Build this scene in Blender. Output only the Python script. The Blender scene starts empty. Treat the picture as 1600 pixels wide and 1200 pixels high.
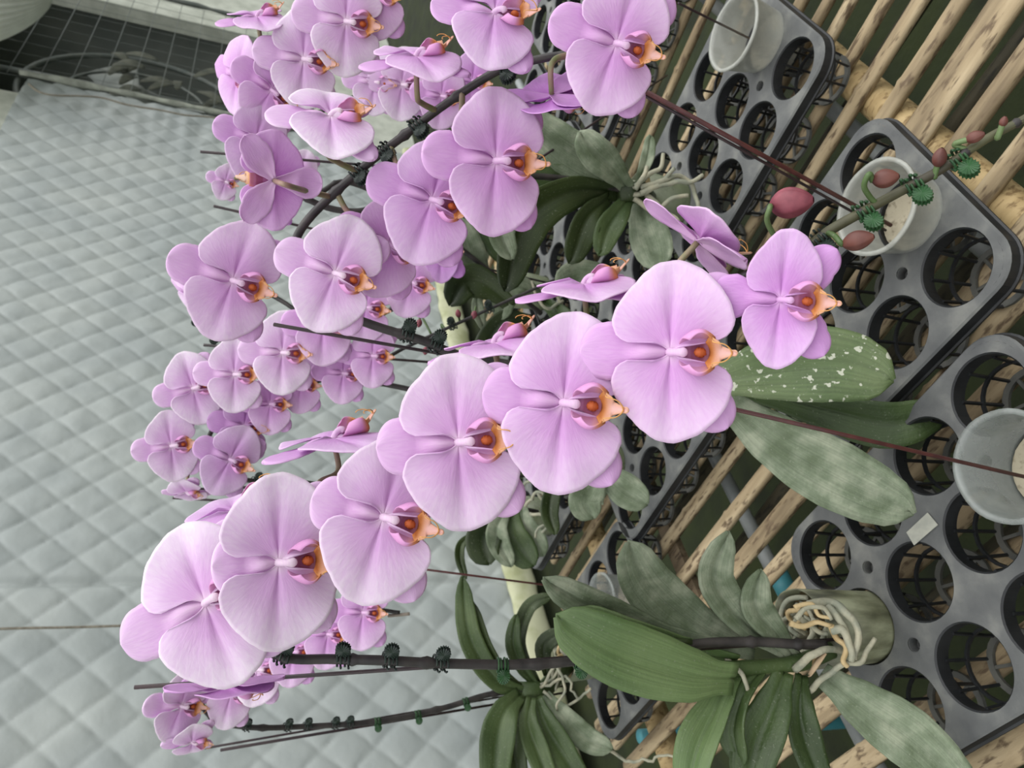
import bpy, bmesh, math, random
from mathutils import Vector, Matrix, noise as mnoise

sc = bpy.context.scene
col = sc.collection
random.seed(7)
PI = math.pi
D2R = PI / 180

# ---------------------------------------------------------------- camera
RX = Vector((-0.2113, -0.68759, 0.69467))
RY = Vector((-0.31049, 0.72113, 0.61933))
RZ = Vector((-0.92679, -0.08482, -0.36586))
CAM = Vector((0.0, 0.0, 1.35))
F = 1200.0
cd = bpy.data.cameras.new('camera')
cam = bpy.data.objects.new('camera', cd)
col.objects.link(cam)
right = Vector((RX.x, RY.x, RZ.x)).normalized()
down = Vector((RX.y, RY.y, RZ.y))
fwd = Vector((RX.z, RY.z, RZ.z)).normalized()
right = (right - fwd * right.dot(fwd)).normalized()
upv = right.cross(fwd) * 1.0
if upv.dot(down) > 0:
    upv = -upv
M = Matrix((right, upv, -fwd)).transposed().to_4x4()
M.translation = CAM
cam.matrix_world = M
cd.sensor_fit = 'HORIZONTAL'
cd.sensor_width = 36.0
cd.lens = 27.0
cd.clip_start = 0.02
cd.dof.use_dof = True
cd.dof.focus_distance = 0.52
cd.dof.aperture_fstop = 16.0
sc.camera = cam

# ---------------------------------------------------------------- world, light, exposure
w = bpy.data.worlds.new('greenhouse_daylight')
sc.world = w
w.use_nodes = True
nt = w.node_tree
nt.nodes.clear()
out = nt.nodes.new('ShaderNodeOutputWorld')
bg = nt.nodes.new('ShaderNodeBackground')
tc = nt.nodes.new('ShaderNodeTexCoord')
sx = nt.nodes.new('ShaderNodeSeparateXYZ')
rp = nt.nodes.new('ShaderNodeValToRGB')
mr = nt.nodes.new('ShaderNodeMapRange')
nt.links.new(tc.outputs['Generated'], sx.inputs[0])
nt.links.new(sx.outputs['Z'], mr.inputs['Value'])
mr.inputs['From Min'].default_value = -1
mr.inputs['From Max'].default_value = 1
nt.links.new(mr.outputs[0], rp.inputs[0])
e = rp.color_ramp.elements
e[0].position = 0.45; e[0].color = (0.14, 0.15, 0.13, 1)
e[1].position = 0.85; e[1].color = (1.0, 1.0, 1.0, 1)
m_ = e.new(0.53); m_.color = (0.66, 0.68, 0.68, 1)
nt.links.new(rp.outputs[0], bg.inputs[0])
bg.inputs[1].default_value = 0.95
nt.links.new(bg.outputs[0], out.inputs[0])

sd = bpy.data.lights.new('diffuse_sun', 'SUN')
sd.energy = 0.9
sd.angle = 60 * D2R
sd.color = (1.0, 0.99, 0.97)
so = bpy.data.objects.new('diffuse_sun', sd)
col.objects.link(so)
so.rotation_euler = Vector((-0.30, 0.50, -0.95)).to_track_quat('-Z', 'Y').to_euler()

sc.view_settings.view_transform = 'Standard'
sc.view_settings.look = 'None'
sc.view_settings.exposure = 0.82
sc.view_settings.gamma = 1.0
sc.view_settings.use_curve_mapping = False


# ---------------------------------------------------------------- helpers
def ray(px, py):
    v = Vector(((px - 800) / F, (py - 600) / F, 1.0))
    return Vector((RX.dot(v), RY.dot(v), RZ.dot(v)))


def P(px, py, D):
    return CAM + ray(px, py) * D


def onz(px, py, z):
    d = ray(px, py)
    return CAM + d * ((z - CAM.z) / d.z)


def onwall(px, py, y):
    d = ray(px, py)
    return CAM + d * (y / d.y)


def proj(q):
    q = q - CAM
    dx = RX * q.x + RY * q.y + RZ * q.z
    return (800 + F * dx.x / dx.z, 600 + F * dx.y / dx.z, dx.z)


def lin(c):
    return tuple(((x / 255) / 12.92 if x / 255 <= 0.04045 else ((x / 255 + 0.055) / 1.055) ** 2.4) for x in c)


def mat(name, c1, c2=None, rough=0.6, scale=20.0, detail=4.0, stretch=(1, 1, 1), bump=0.0, bscale=60.0,
        contrast=(0.35, 0.65), trans=0.0, alpha=None, spec=0.4, c3=None, coord='Object', metallic=0.0):
    m = bpy.data.materials.new(name)
    m.use_nodes = True
    n = m.node_tree
    b = n.nodes['Principled BSDF']
    b.inputs['Roughness'].default_value = rough
    b.inputs['Specular IOR Level'].default_value = spec
    b.inputs['Metallic'].default_value = metallic
    a1 = (*lin(c1), 1)
    a2 = (*lin(c2), 1) if c2 else a1
    tcn = n.nodes.new('ShaderNodeTexCoord')
    mp = n.nodes.new('ShaderNodeMapping')
    mp.inputs['Scale'].default_value = stretch
    n.links.new(tcn.outputs[coord], mp.inputs[0])
    if c2:
        no = n.nodes.new('ShaderNodeTexNoise')
        no.inputs['Scale'].default_value = scale
        no.inputs['Detail'].default_value = detail
        n.links.new(mp.outputs[0], no.inputs['Vector'])
        r = n.nodes.new('ShaderNodeValToRGB')
        r.color_ramp.elements[0].position = contrast[0]
        r.color_ramp.elements[0].color = a1
        r.color_ramp.elements[1].position = contrast[1]
        r.color_ramp.elements[1].color = a2
        if c3:
            k = r.color_ramp.elements.new((contrast[0] + contrast[1]) / 2)
            k.color = (*lin(c3), 1)
        n.links.new(no.outputs[0], r.inputs[0])
        n.links.new(r.outputs[0], b.inputs['Base Color'])
    else:
        b.inputs['Base Color'].default_value = a1
    if bump:
        nb = n.nodes.new('ShaderNodeTexNoise')
        nb.inputs['Scale'].default_value = bscale
        nb.inputs['Detail'].default_value = 3
        n.links.new(mp.outputs[0], nb.inputs['Vector'])
        bn = n.nodes.new('ShaderNodeBump')
        bn.inputs['Strength'].default_value = bump
        bn.inputs['Distance'].default_value = 0.004
        n.links.new(nb.outputs[0], bn.inputs['Height'])
        n.links.new(bn.outputs[0], b.inputs['Normal'])
    if trans:
        tr = n.nodes.new('ShaderNodeBsdfTranslucent')
        if c2:
            n.links.new(r.outputs[0], tr.inputs[0])
        else:
            tr.inputs[0].default_value = a1
        mx = n.nodes.new('ShaderNodeMixShader')
        mx.inputs[0].default_value = trans
        n.links.new(b.outputs[0], mx.inputs[1])
        n.links.new(tr.outputs[0], mx.inputs[2])
        n.links.new(mx.outputs[0], n.nodes['Material Output'].inputs[0])
    if alpha is not None:
        b.inputs['Alpha'].default_value = alpha
    return m


def petal_material(name):
    """vertex attribute Col = inner/outer tint, UV = (radius, angle) drives the veins, object colour tints the flower"""
    m = bpy.data.materials.new(name)
    m.use_nodes = True
    n = m.node_tree
    b = n.nodes['Principled BSDF']
    at = n.nodes.new('ShaderNodeAttribute'); at.attribute_name = 'Col'
    oi = n.nodes.new('ShaderNodeObjectInfo')
    uv = n.nodes.new('ShaderNodeUVMap')
    mp = n.nodes.new('ShaderNodeMapping'); mp.inputs['Scale'].default_value = (5.0, 30.0, 1)
    n.links.new(uv.outputs[0], mp.inputs[0])
    no = n.nodes.new('ShaderNodeTexNoise'); no.inputs['Scale'].default_value = 1.6; no.inputs['Detail'].default_value = 5
    no.inputs['Distortion'].default_value = 0.4
    n.links.new(mp.outputs[0], no.inputs['Vector'])
    r = n.nodes.new('ShaderNodeMapRange')
    r.inputs['From Min'].default_value = 0.3; r.inputs['From Max'].default_value = 0.7
    r.inputs['To Min'].default_value = 0.94; r.inputs['To Max'].default_value = 1.05
    n.links.new(no.outputs[0], r.inputs['Value'])
    mu = n.nodes.new('ShaderNodeMix'); mu.data_type = 'RGBA'; mu.blend_type = 'MULTIPLY'
    mu.inputs[0].default_value = 1
    n.links.new(at.outputs['Color'], mu.inputs[6]); n.links.new(oi.outputs['Color'], mu.inputs[7])
    sc_ = n.nodes.new('ShaderNodeVectorMath'); sc_.operation = 'MULTIPLY'
    cb = n.nodes.new('ShaderNodeCombineXYZ')
    # veins: a little more lilac where the noise is low (green changes most)
    g = n.nodes.new('ShaderNodeMath'); g.operation = 'POWER'; g.inputs[1].default_value = 1.35
    n.links.new(r.outputs[0], g.inputs[0])
    n.links.new(g.outputs[0], cb.inputs[1])
    g2 = n.nodes.new('ShaderNodeMath'); g2.operation = 'POWER'; g2.inputs[1].default_value = 0.5
    n.links.new(r.outputs[0], g2.inputs[0])
    n.links.new(g2.outputs[0], cb.inputs[0])
    g3 = n.nodes.new('ShaderNodeMath'); g3.operation = 'POWER'; g3.inputs[1].default_value = 0.35
    n.links.new(r.outputs[0], g3.inputs[0])
    n.links.new(g3.outputs[0], cb.inputs[2])
    n.links.new(mu.outputs[2], sc_.inputs[0]); n.links.new(cb.outputs[0], sc_.inputs[1])
    n.links.new(sc_.outputs[0], b.inputs['Base Color'])
    b.inputs['Roughness'].default_value = 0.55
    b.inputs['Specular IOR Level'].default_value = 0.25
    bn = n.nodes.new('ShaderNodeBump'); bn.inputs['Strength'].default_value = 0.25; bn.inputs['Distance'].default_value = 0.001
    n.links.new(no.outputs[0], bn.inputs['Height']); n.links.new(bn.outputs[0], b.inputs['Normal'])
    tr = n.nodes.new('ShaderNodeBsdfTranslucent'); n.links.new(sc_.outputs[0], tr.inputs[0])
    mx = n.nodes.new('ShaderNodeMixShader'); mx.inputs[0].default_value = 0.28
    n.links.new(b.outputs[0], mx.inputs[1]); n.links.new(tr.outputs[0], mx.inputs[2])
    n.links.new(mx.outputs[0], n.nodes['Material Output'].inputs[0])
    return m


def smooth(me):
    for p in me.polygons:
        p.use_smooth = True


def link(name, me, m=None, parent=None, origin=None, kind=None):
    """me has world coordinates; it is moved so that the object's origin is `origin` (or the parent's place)"""
    o = bpy.data.objects.new(name, me)
    col.objects.link(o)
    if m and not me.materials:
        me.materials.append(m)
    if parent is not None:
        base = Vector(parent['_o']) if '_o' in parent else Vector((0, 0, 0))
        me.transform(Matrix.Translation(-base))
        o.parent = parent
        o['_o'] = tuple(base)
    elif origin is not None:
        me.transform(Matrix.Translation(-Vector(origin)))
        o.location = origin
        o['_o'] = tuple(origin)
    if kind:
        o['kind'] = kind
    return o


def tag(o, label, cat, group=None):
    o['label'] = label
    o['category'] = cat
    if group:
        o['group'] = group
    return o


def empty(name, loc, label, cat, group=None):
    o = bpy.data.objects.new(name, None)
    o.empty_display_size = 0.02
    col.objects.link(o)
    o.location = loc
    o['_o'] = tuple(loc)
    return tag(o, label, cat, group)


def mesh(name, vs, fs, sm=True):
    me = bpy.data.meshes.new(name)
    me.from_pydata([tuple(v) for v in vs], [], fs)
    me.update()
    if sm:
        smooth(me)
    return me


def catmull(pts, n=8):
    pts = [Vector(p) for p in pts]
    if len(pts) < 3:
        return [pts[0].lerp(pts[-1], i / n) for i in range(n + 1)]
    ext = [pts[0] * 2 - pts[1]] + pts + [pts[-1] * 2 - pts[-2]]
    o = []
    for i in range(1, len(ext) - 2):
        p0, p1, p2, p3 = ext[i - 1:i + 3]
        for k in range(n):
            t = k / n
            o.append(0.5 * ((2 * p1) + (p2 - p0) * t + (2 * p0 - 5 * p1 + 4 * p2 - p3) * t * t + (3 * p1 - p0 - 3 * p2 + p3) * t ** 3))
    o.append(pts[-1])
    return o


class MB:
    """collects tubes, boxes and grids into one mesh"""
    def __init__(s):
        s.v = []; s.f = []

    def tube(s, pts, r, n=8, cap=True):
        pts = [Vector(p) for p in pts]
        rs = r if isinstance(r, (list, tuple)) else [r] * len(pts)
        b0 = len(s.v)
        t = (pts[1] - pts[0]).normalized()
        a = t.orthogonal().normalized()
        for i, p in enumerate(pts):
            if i == 0: t = pts[1] - pts[0]
            elif i == len(pts) - 1: t = pts[-1] - pts[-2]
            else: t = pts[i + 1] - pts[i - 1]
            if t.length < 1e-9: t = Vector((0, 0, 1))
            t.normalize()
            a = (a - t * a.dot(t))
            if a.length < 1e-6: a = t.orthogonal()
            a.normalize()
            bb = t.cross(a)
            for k in range(n):
                an = 2 * PI * k / n
                s.v.append(p + (a * math.cos(an) + bb * math.sin(an)) * rs[i])
        for i in range(len(pts) - 1):
            for k in range(n):
                k2 = (k + 1) % n
                s.f.append((b0 + i * n + k, b0 + i * n + k2, b0 + (i + 1) * n + k2, b0 + (i + 1) * n + k))
        if cap:
            s.f.append(tuple(b0 + k for k in reversed(range(n))))
            s.f.append(tuple(b0 + (len(pts) - 1) * n + k for k in range(n)))
        return s

    def ring(s, c, r, th, h, axis=None, n=28, rot=None):
        """flat ring (rectangular section) around z at c: radius r, radial thickness th, height h"""
        b0 = len(s.v)
        for k in range(n):
            an = 2 * PI * k / n
            cx, sy = math.cos(an), math.sin(an)
            for (rr, zz) in ((r - th / 2, -h / 2), (r + th / 2, -h / 2), (r + th / 2, h / 2), (r - th / 2, h / 2)):
                s.v.append(Vector((c[0] + rr * cx, c[1] + rr * sy, c[2] + zz)))
        for k in range(n):
            k2 = (k + 1) % n
            for q in range(4):
                q2 = (q + 1) % 4
                s.f.append((b0 + k * 4 + q, b0 + k2 * 4 + q, b0 + k2 * 4 + q2, b0 + k * 4 + q2))
        return s

    def box(s, c, sz, Rm=None):
        b0 = len(s.v)
        for x in (-.5, .5):
            for y in (-.5, .5):
                for z in (-.5, .5):
                    v = Vector((x * sz[0], y * sz[1], z * sz[2]))
                    if Rm: v = Rm @ v
                    s.v.append(v + Vector(c))
        for q in ((0, 1, 3, 2), (4, 6, 7, 5), (0, 4, 5, 1), (2, 3, 7, 6), (0, 2, 6, 4), (1, 5, 7, 3)):
            s.f.append(tuple(b0 + k for k in q))
        return s

    def lathe(s, c, prof, n=36, wob=0.0):
        b0 = len(s.v)
        m = len(prof)
        for k in range(n):
            an = 2 * PI * k / n
            for (r, z) in prof:
                rr = r * (1 + wob * math.sin(an * 3 + z * 60) * 0.5 + wob * math.sin(an * 7 + 1.3) * 0.5)
                s.v.append(Vector((c[0] + rr * math.cos(an), c[1] + rr * math.sin(an), c[2] + z)))
        for k in range(n):
            k2 = (k + 1) % n
            for j in range(m - 1):
                s.f.append((b0 + k * m + j, b0 + k2 * m + j, b0 + k2 * m + j + 1, b0 + k * m + j + 1))
        return s

    def grid(s, fn, nu, nv, th=0.0):
        """fn(u,v)->Vector; optional thickness (closed)"""
        b0 = len(s.v)
        pts = [[fn(i / nu, j / nv) for j in range(nv + 1)] for i in range(nu + 1)]
        W = nv + 1
        for row in pts:
            s.v += row
        for i in range(nu):
            for j in range(nv):
                s.f.append((b0 + i * W + j, b0 + (i + 1) * W + j, b0 + (i + 1) * W + j + 1, b0 + i * W + j + 1))
        if th:
            b1 = len(s.v)
            for i in range(nu + 1):
                for j in range(nv + 1):
                    du = pts[min(i + 1, nu)][j] - pts[max(i - 1, 0)][j]
                    dv = pts[i][min(j + 1, nv)] - pts[i][max(j - 1, 0)]
                    nn = du.cross(dv)
                    if nn.length < 1e-12: nn = Vector((0, 0, 1))
                    s.v.append(pts[i][j] - nn.normalized() * th)
            for i in range(nu):
                for j in range(nv):
                    s.f.append((b1 + i * W + j, b1 + i * W + j + 1, b1 + (i + 1) * W + j + 1, b1 + (i + 1) * W + j))
            for i in range(nu):
                s.f.append((b0 + i * W, b1 + i * W, b1 + (i + 1) * W, b0 + (i + 1) * W))
                s.f.append((b0 + i * W + nv, b0 + (i + 1) * W + nv, b1 + (i + 1) * W + nv, b1 + i * W + nv))
            for j in range(nv):
                s.f.append((b0 + j, b0 + j + 1, b1 + j + 1, b1 + j))
                e0 = nu * W
                s.f.append((b0 + e0 + j, b1 + e0 + j, b1 + e0 + j + 1, b0 + e0 + j + 1))
        return s

    def mesh(s, name='m', sm=True):
        return mesh(name, s.v, s.f, sm)


def tube_obj(name, pts, r, m, parent=None, n=8, origin=None):
    return link(name, MB().tube(pts, r, n).mesh(name), m, parent, origin)


# ---------------------------------------------------------------- materials
H = 0.706            # top of the plug trays
M_petal = petal_material('petal')
M_lip = petal_material('lip')
M_stem = mat('stem', (62, 58, 46), (84, 84, 60), rough=0.5, scale=40)
M_stem_dark = mat('stem_dark', (40, 38, 38), (62, 58, 56), rough=0.45, scale=60)
M_ped = mat('pedicel', (150, 122, 110), (122, 128, 84), rough=0.5, scale=60)
M_stake = mat('stake', (40, 30, 34), (54, 40, 42), rough=0.35, scale=50)
M_stake_red = mat('stake_red', (66, 34, 34), (84, 44, 42), rough=0.35, scale=80)
M_clip = mat('clip', (34, 66, 38), (46, 84, 48), rough=0.4, scale=120)
M_clip_dark = mat('clip_dark', (26, 38, 36), (40, 54, 46), rough=0.5, scale=120)
M_bud = mat('bud', (96, 42, 54), (142, 74, 84), rough=0.5, scale=60, stretch=(1, 1, 1))
M_bud_dark = mat('bud_dark', (72, 40, 38), (104, 62, 52), rough=0.5, scale=60)
M_leaf = mat('leaf', (48, 64, 34), (84, 100, 62), rough=0.42, scale=9, c3=(64, 82, 46), trans=0.08, bump=0.15, bscale=300)
M_leaf_light = mat('leaf_light', (80, 104, 60), (110, 130, 86), rough=0.42, scale=10, trans=0.12, bump=0.1, bscale=300)
M_leaf_dusty = mat('leaf_dusty', (86, 99, 74), (138, 146, 124), rough=0.6, scale=40, detail=9, c3=(108, 120, 97), bump=0.2, bscale=400)
M_leaf_dark = mat('leaf_dark', (30, 42, 20), (58, 72, 36), rough=0.45, scale=10, trans=0.05)
M_root = mat('root', (128, 132, 116), (164, 160, 138), rough=0.7, scale=50, bump=0.3, bscale=300)
M_root_tan = mat('root_tan', (158, 136, 96), (196, 176, 134), rough=0.7, scale=50)
M_tray = mat('tray_plastic', (70, 72, 73), (124, 125, 119), rough=0.55, scale=22, detail=12, contrast=(0.3, 0.75), c3=(89, 91, 90), bump=0.12, bscale=200)
M_tray_dark = mat('tray_plastic_dark', (58, 62, 64), (82, 84, 86), rough=0.5, scale=24)
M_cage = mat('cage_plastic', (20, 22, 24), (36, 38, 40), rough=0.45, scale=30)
M_cage_base = mat('cage_base_plastic', (62, 64, 62), (92, 92, 86), rough=0.6, scale=40)
M_ground = mat('mossy_ground', (16, 20, 6), (36, 44, 10), rough=0.95, scale=7, detail=8, c3=(30, 38, 12), bump=0.6, bscale=50, contrast=(0.3, 0.7))
M_pipe = mat('pvc_pipe', (122, 128, 128), (146, 150, 148), rough=0.4, scale=20)
M_cyan = mat('pipe_coupling', (72, 140, 150), rough=0.4)
M_plaster = mat('cup_filling', (176, 168, 146), (104, 94, 74), rough=0.9, scale=140, contrast=(0.55, 0.75), bump=0.4, bscale=150)
M_soil = mat('potting_moss', (54, 48, 34), (104, 92, 62), rough=0.95, scale=60, bump=0.6, bscale=120)
M_wall = mat('wall_plaster', (168, 172, 160), (190, 194, 182), rough=0.9, scale=10, bump=0.5, bscale=30)
M_hem = mat('hem_cloth', (178, 180, 150), (150, 154, 116), rough=0.9, scale=12, contrast=(0.45, 0.7), bump=0.3, bscale=40)
M_twine = mat('twine', (138, 132, 118), (112, 106, 94), rough=0.9, scale=90)
M_dark = mat('opening_dark', (128, 134, 130), (142, 146, 140), rough=0.9, scale=3)
M_fan = mat('fan_guard', (84, 92, 88), (102, 106, 100), rough=0.6, scale=20)
M_bag = mat('white_cloth', (226, 228, 218), (214, 216, 206), rough=0.9, scale=10)
M_paper = mat('sticker', (150, 152, 142), (168, 168, 156), rough=0.9, scale=90)
M_scrap = mat('husk', (150, 128, 102), (176, 156, 128), rough=0.9, scale=40)
M_tip = mat('dry_tip', (140, 132, 120), rough=0.9)


def leaf_streaks(m, spots=False):
    n = m.node_tree
    b = n.nodes['Principled BSDF']
    old = b.inputs['Base Color'].links[0].from_socket
    uv = n.nodes.new('ShaderNodeUVMap')
    mp = n.nodes.new('ShaderNodeMapping'); mp.inputs['Scale'].default_value = (1.2, 22, 1)
    no = n.nodes.new('ShaderNodeTexNoise'); no.inputs['Scale'].default_value = 1.5; no.inputs['Detail'].default_value = 3
    n.links.new(uv.outputs[0], mp.inputs[0]); n.links.new(mp.outputs[0], no.inputs['Vector'])
    r = n.nodes.new('ShaderNodeMapRange'); r.inputs['From Min'].default_value = .3; r.inputs['From Max'].default_value = .7
    r.inputs['To Min'].default_value = .80; r.inputs['To Max'].default_value = 1.18
    n.links.new(no.outputs[0], r.inputs['Value'])
    v = n.nodes.new('ShaderNodeVectorMath'); v.operation = 'SCALE'
    n.links.new(old, v.inputs[0]); n.links.new(r.outputs[0], v.inputs['Scale'])
    res = v.outputs[0]
    tcn = n.nodes.new('ShaderNodeTexCoord')
    for (sc1, lo, hi, cc_, k) in ([(420, .66, .72, (140, 146, 128), .4)] + ([(150, .62, .66, (190, 192, 176), .8)] if spots else [])):
        n2 = n.nodes.new('ShaderNodeTexNoise'); n2.inputs['Scale'].default_value = sc1; n2.inputs['Detail'].default_value = 2
        n.links.new(tcn.outputs['Object'], n2.inputs['Vector'])
        r2 = n.nodes.new('ShaderNodeMapRange'); r2.inputs['From Min'].default_value = lo; r2.inputs['From Max'].default_value = hi; r2.inputs['To Max'].default_value = k
        n.links.new(n2.outputs[0], r2.inputs['Value'])
        mx = n.nodes.new('ShaderNodeMix'); mx.data_type = 'RGBA'
        n.links.new(r2.outputs[0], mx.inputs[0]); n.links.new(res, mx.inputs[6]); mx.inputs[7].default_value = (*lin(cc_), 1)
        res = mx.outputs[2]
    n.links.new(res, b.inputs['Base Color'])


M_leaf_spot = mat('leaf_spotted', (66, 84, 48), (98, 112, 76), rough=0.5, scale=12, c3=(80, 98, 60), bump=0.15, bscale=300)
for m_ in (M_leaf, M_leaf_light, M_leaf_dusty, M_leaf_dark):
    leaf_streaks(m_)
leaf_streaks(M_leaf_spot, True)


def quilt_mat():
    m = mat('quilted_cloth', (154, 161, 160), (167, 173, 170), rough=0.55, scale=3.0, detail=6, bump=0.5, bscale=22, spec=0.4)
    return m


def bamboo_mat(name, c1, c2, c3, stain):
    m = mat(name, c1, c2, rough=0.7, scale=9, detail=6, stretch=(6, 0.7, 6), c3=c3, bump=0.25, bscale=30, contrast=(0.3, 0.72))
    n = m.node_tree
    b = n.nodes['Principled BSDF']
    old = b.inputs['Base Color'].links[0].from_socket
    no = n.nodes.new('ShaderNodeTexNoise'); no.inputs['Scale'].default_value = 30; no.inputs['Detail'].default_value = 6
    mp = n.nodes.new('ShaderNodeMapping'); mp.inputs['Scale'].default_value = (5.5, 1.3, 5.5)
    tcn = n.nodes.new('ShaderNodeTexCoord')
    n.links.new(tcn.outputs['Object'], mp.inputs[0]); n.links.new(mp.outputs[0], no.inputs['Vector'])
    r = n.nodes.new('ShaderNodeMapRange'); r.inputs['From Min'].default_value = 0.53; r.inputs['From Max'].default_value = 0.64
    n.links.new(no.outputs[0], r.inputs['Value'])
    mx = n.nodes.new('ShaderNodeMix'); mx.data_type = 'RGBA'
    n.links.new(r.outputs[0], mx.inputs[0]); n.links.new(old, mx.inputs[6]); mx.inputs[7].default_value = (*lin(stain), 1)
    n.links.new(mx.outputs[2], b.inputs['Base Color'])
    return m


M_bamboo = bamboo_mat('split_bamboo', (112, 97, 74), (182, 165, 134), (152, 135, 105), (96, 80, 60))
M_bamboo_pole = bamboo_mat('bamboo_pole', (150, 128, 88), (184, 162, 120), (168, 146, 104), (122, 100, 66))
M_bamboo_dark = bamboo_mat('weathered_bamboo', (46, 44, 30), (70, 64, 46), (58, 54, 38), (34, 32, 22))
M_wood_strip = bamboo_mat('weathered_wood', (92, 80, 62), (124, 110, 86), (108, 94, 74), (70, 58, 44))


def clear_plastic(name, c, a, rough=0.35):
    m = bpy.data.materials.new(name)
    m.use_nodes = True
    n = m.node_tree
    b = n.nodes['Principled BSDF']
    b.inputs['Base Color'].default_value = (*lin(c), 1)
    b.inputs['Roughness'].default_value = rough
    b.inputs['Specular IOR Level'].default_value = 0.6
    no = n.nodes.new('ShaderNodeTexNoise'); no.inputs['Scale'].default_value = 40; no.inputs['Detail'].default_value = 5
    tcn = n.nodes.new('ShaderNodeTexCoord'); n.links.new(tcn.outputs['Object'], no.inputs['Vector'])
    r = n.nodes.new('ShaderNodeMapRange'); r.inputs['From Min'].default_value = 0.4; r.inputs['From Max'].default_value = 0.65
    r.inputs['To Min'].default_value = a; r.inputs['To Max'].default_value = min(1, a + 0.25)
    n.links.new(no.outputs[0], r.inputs['Value'])
    n.links.new(r.outputs[0], b.inputs['Alpha'])
    return m


M_cup = clear_plastic('cloudy_plastic', (150, 156, 152), 0.42)
M_cup_milky = clear_plastic('milky_plastic', (168, 170, 162), 0.58)
M_pot = clear_plastic('algae_plastic', (104, 112, 86), 0.62, 0.3)


def pot_mat():
    m = mat('root_pot_plastic', (58, 60, 44), (134, 138, 112), rough=0.35, scale=16, detail=7, stretch=(1, 1, 0.35), c3=(98, 100, 78), bump=0.15, bscale=40)
    return m


M_rootpot = pot_mat()
M_rootpot.node_tree.nodes['Noise Texture'].inputs['Scale'].default_value = 48

# ---------------------------------------------------------------- structure: ground and wall
YW = 2.5


def ground():
    mb = MB()
    def fn(u, v):
        x = -1.5 + 10.5 * u; y = -1.5 + 4.25 * v
        return Vector((x, y, 0.012 * mnoise.noise(Vector((x * 5, y * 5, 0)))))
    mb.grid(fn, 130, 60)
    link('floor', mb.mesh('floor'), M_ground, kind='structure')


ground()
mb = MB()
# wall behind the quilt, with the fan opening left open
Y1 = YW + 0.14
OX0, OX1, OZ0, OZ1 = 5.28, 7.15, 0.75, 3.1
for (x0, x1, z0, z1) in ((-1.5, OX0, 0, 3.4), (OX1, 9.0, 0, 3.4), (OX0, OX1, 0, OZ0), (OX0, OX1, OZ1, 3.4)):
    mb.box(((x0 + x1) / 2, Y1 + 0.06, (z0 + z1) / 2), (x1 - x0, 0.12, z1 - z0))
link('wall_back', mb.mesh('wall', False), M_wall, kind='structure')
mb = MB()
mb.box(((OX0 + OX1) / 2, Y1 + 1.1, 1.7), (OX1 - OX0 + 1.2, 0.05, 3.4))
mb.box((OX0 - 0.3, Y1 + 0.6, 1.7), (0.05, 1.0, 3.4))
mb.box((OX1 + 0.3, Y1 + 0.6, 1.7), (0.05, 1.0, 3.4))
mb.box(((OX0 + OX1) / 2, Y1 + 0.6, 3.3), (OX1 - OX0 + 1.2, 1.0, 0.05))
mb.box(((OX0 + OX1) / 2, Y1 + 0.6, 0.3), (OX1 - OX0 + 1.2, 1.0, 0.05))
link('wall_duct', mb.mesh('duct', False), M_dark, kind='structure')

# ---------------------------------------------------------------- quilted cover on the wall
QX0, QX1, QZ0, QZ1 = 0.0, 5.25, 0.14, 2.55
quilt = empty('quilted_cover', (2.6, YW, QZ0), 'pale grey diamond-quilted padded cloth covering the greenhouse wall behind the orchids', 'quilted cover')


def quilt_y(x, z):
    hx, hz = 0.080, 0.088
    a = x / hx + z / hz - 35.2
    b = x / hx - z / hz + 3.85
    p = (abs(math.sin(PI * a / 2)) * abs(math.sin(PI * b / 2))) ** 0.25
    d = 0.012 * p
    d += 0.022 * mnoise.noise(Vector((x * 0.9, z * 0.4, 3)))
    d += 0.005 * mnoise.noise(Vector((x * 5.0, z * 1.6, 7)))
    d += 0.006 * mnoise.noise(Vector((x * 14.0, z * 9, 2))) * p
    # stitched vertical seam
    d -= 0.02 * math.exp(-((x - 1.632) / 0.018) ** 2)
    d += 0.014 * math.exp(-((x - 1.60) / 0.05) ** 2) * (0.5 + 0.5 * math.sin(z * 5))
    # crumples at the upper right corner
    k = max(0, min(1, (x - 4.2) / 0.9))
    d += k * 0.016 * mnoise.noise(Vector((x * 3.0, z * 12, 5)))
    return d


mb = MB()
mb.grid(lambda u, v: Vector((QX0 + (QX1 - QX0) * u, YW + 0.03 - quilt_y(QX0 + (QX1 - QX0) * u, QZ0 + (QZ1 - QZ0) * v), QZ0 + (QZ1 - QZ0) * v)), 620, 290)
link('quilting', mb.mesh('quilting'), quilt_mat(), quilt)


def hem_fn(u, v):
    x = QX0 + (QX1 - QX0) * u
    an = -PI * 0.75 + v * PI * 1.7
    r = 0.045 + 0.012 * mnoise.noise(Vector((x * 4, v * 2, 1))) + 0.006 * mnoise.noise(Vector((x * 14, v * 4, 1)))
    return Vector((x, YW + 0.01 - r * 0.6 * math.cos(an) - 0.02, 0.12 + 0.05 * 1.3 * math.sin(an) * (r / 0.045) + 0.01 * math.sin(x * 3)))


link('hem', MB().grid(hem_fn, 220, 14).mesh('hem'), M_hem, quilt)

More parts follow.
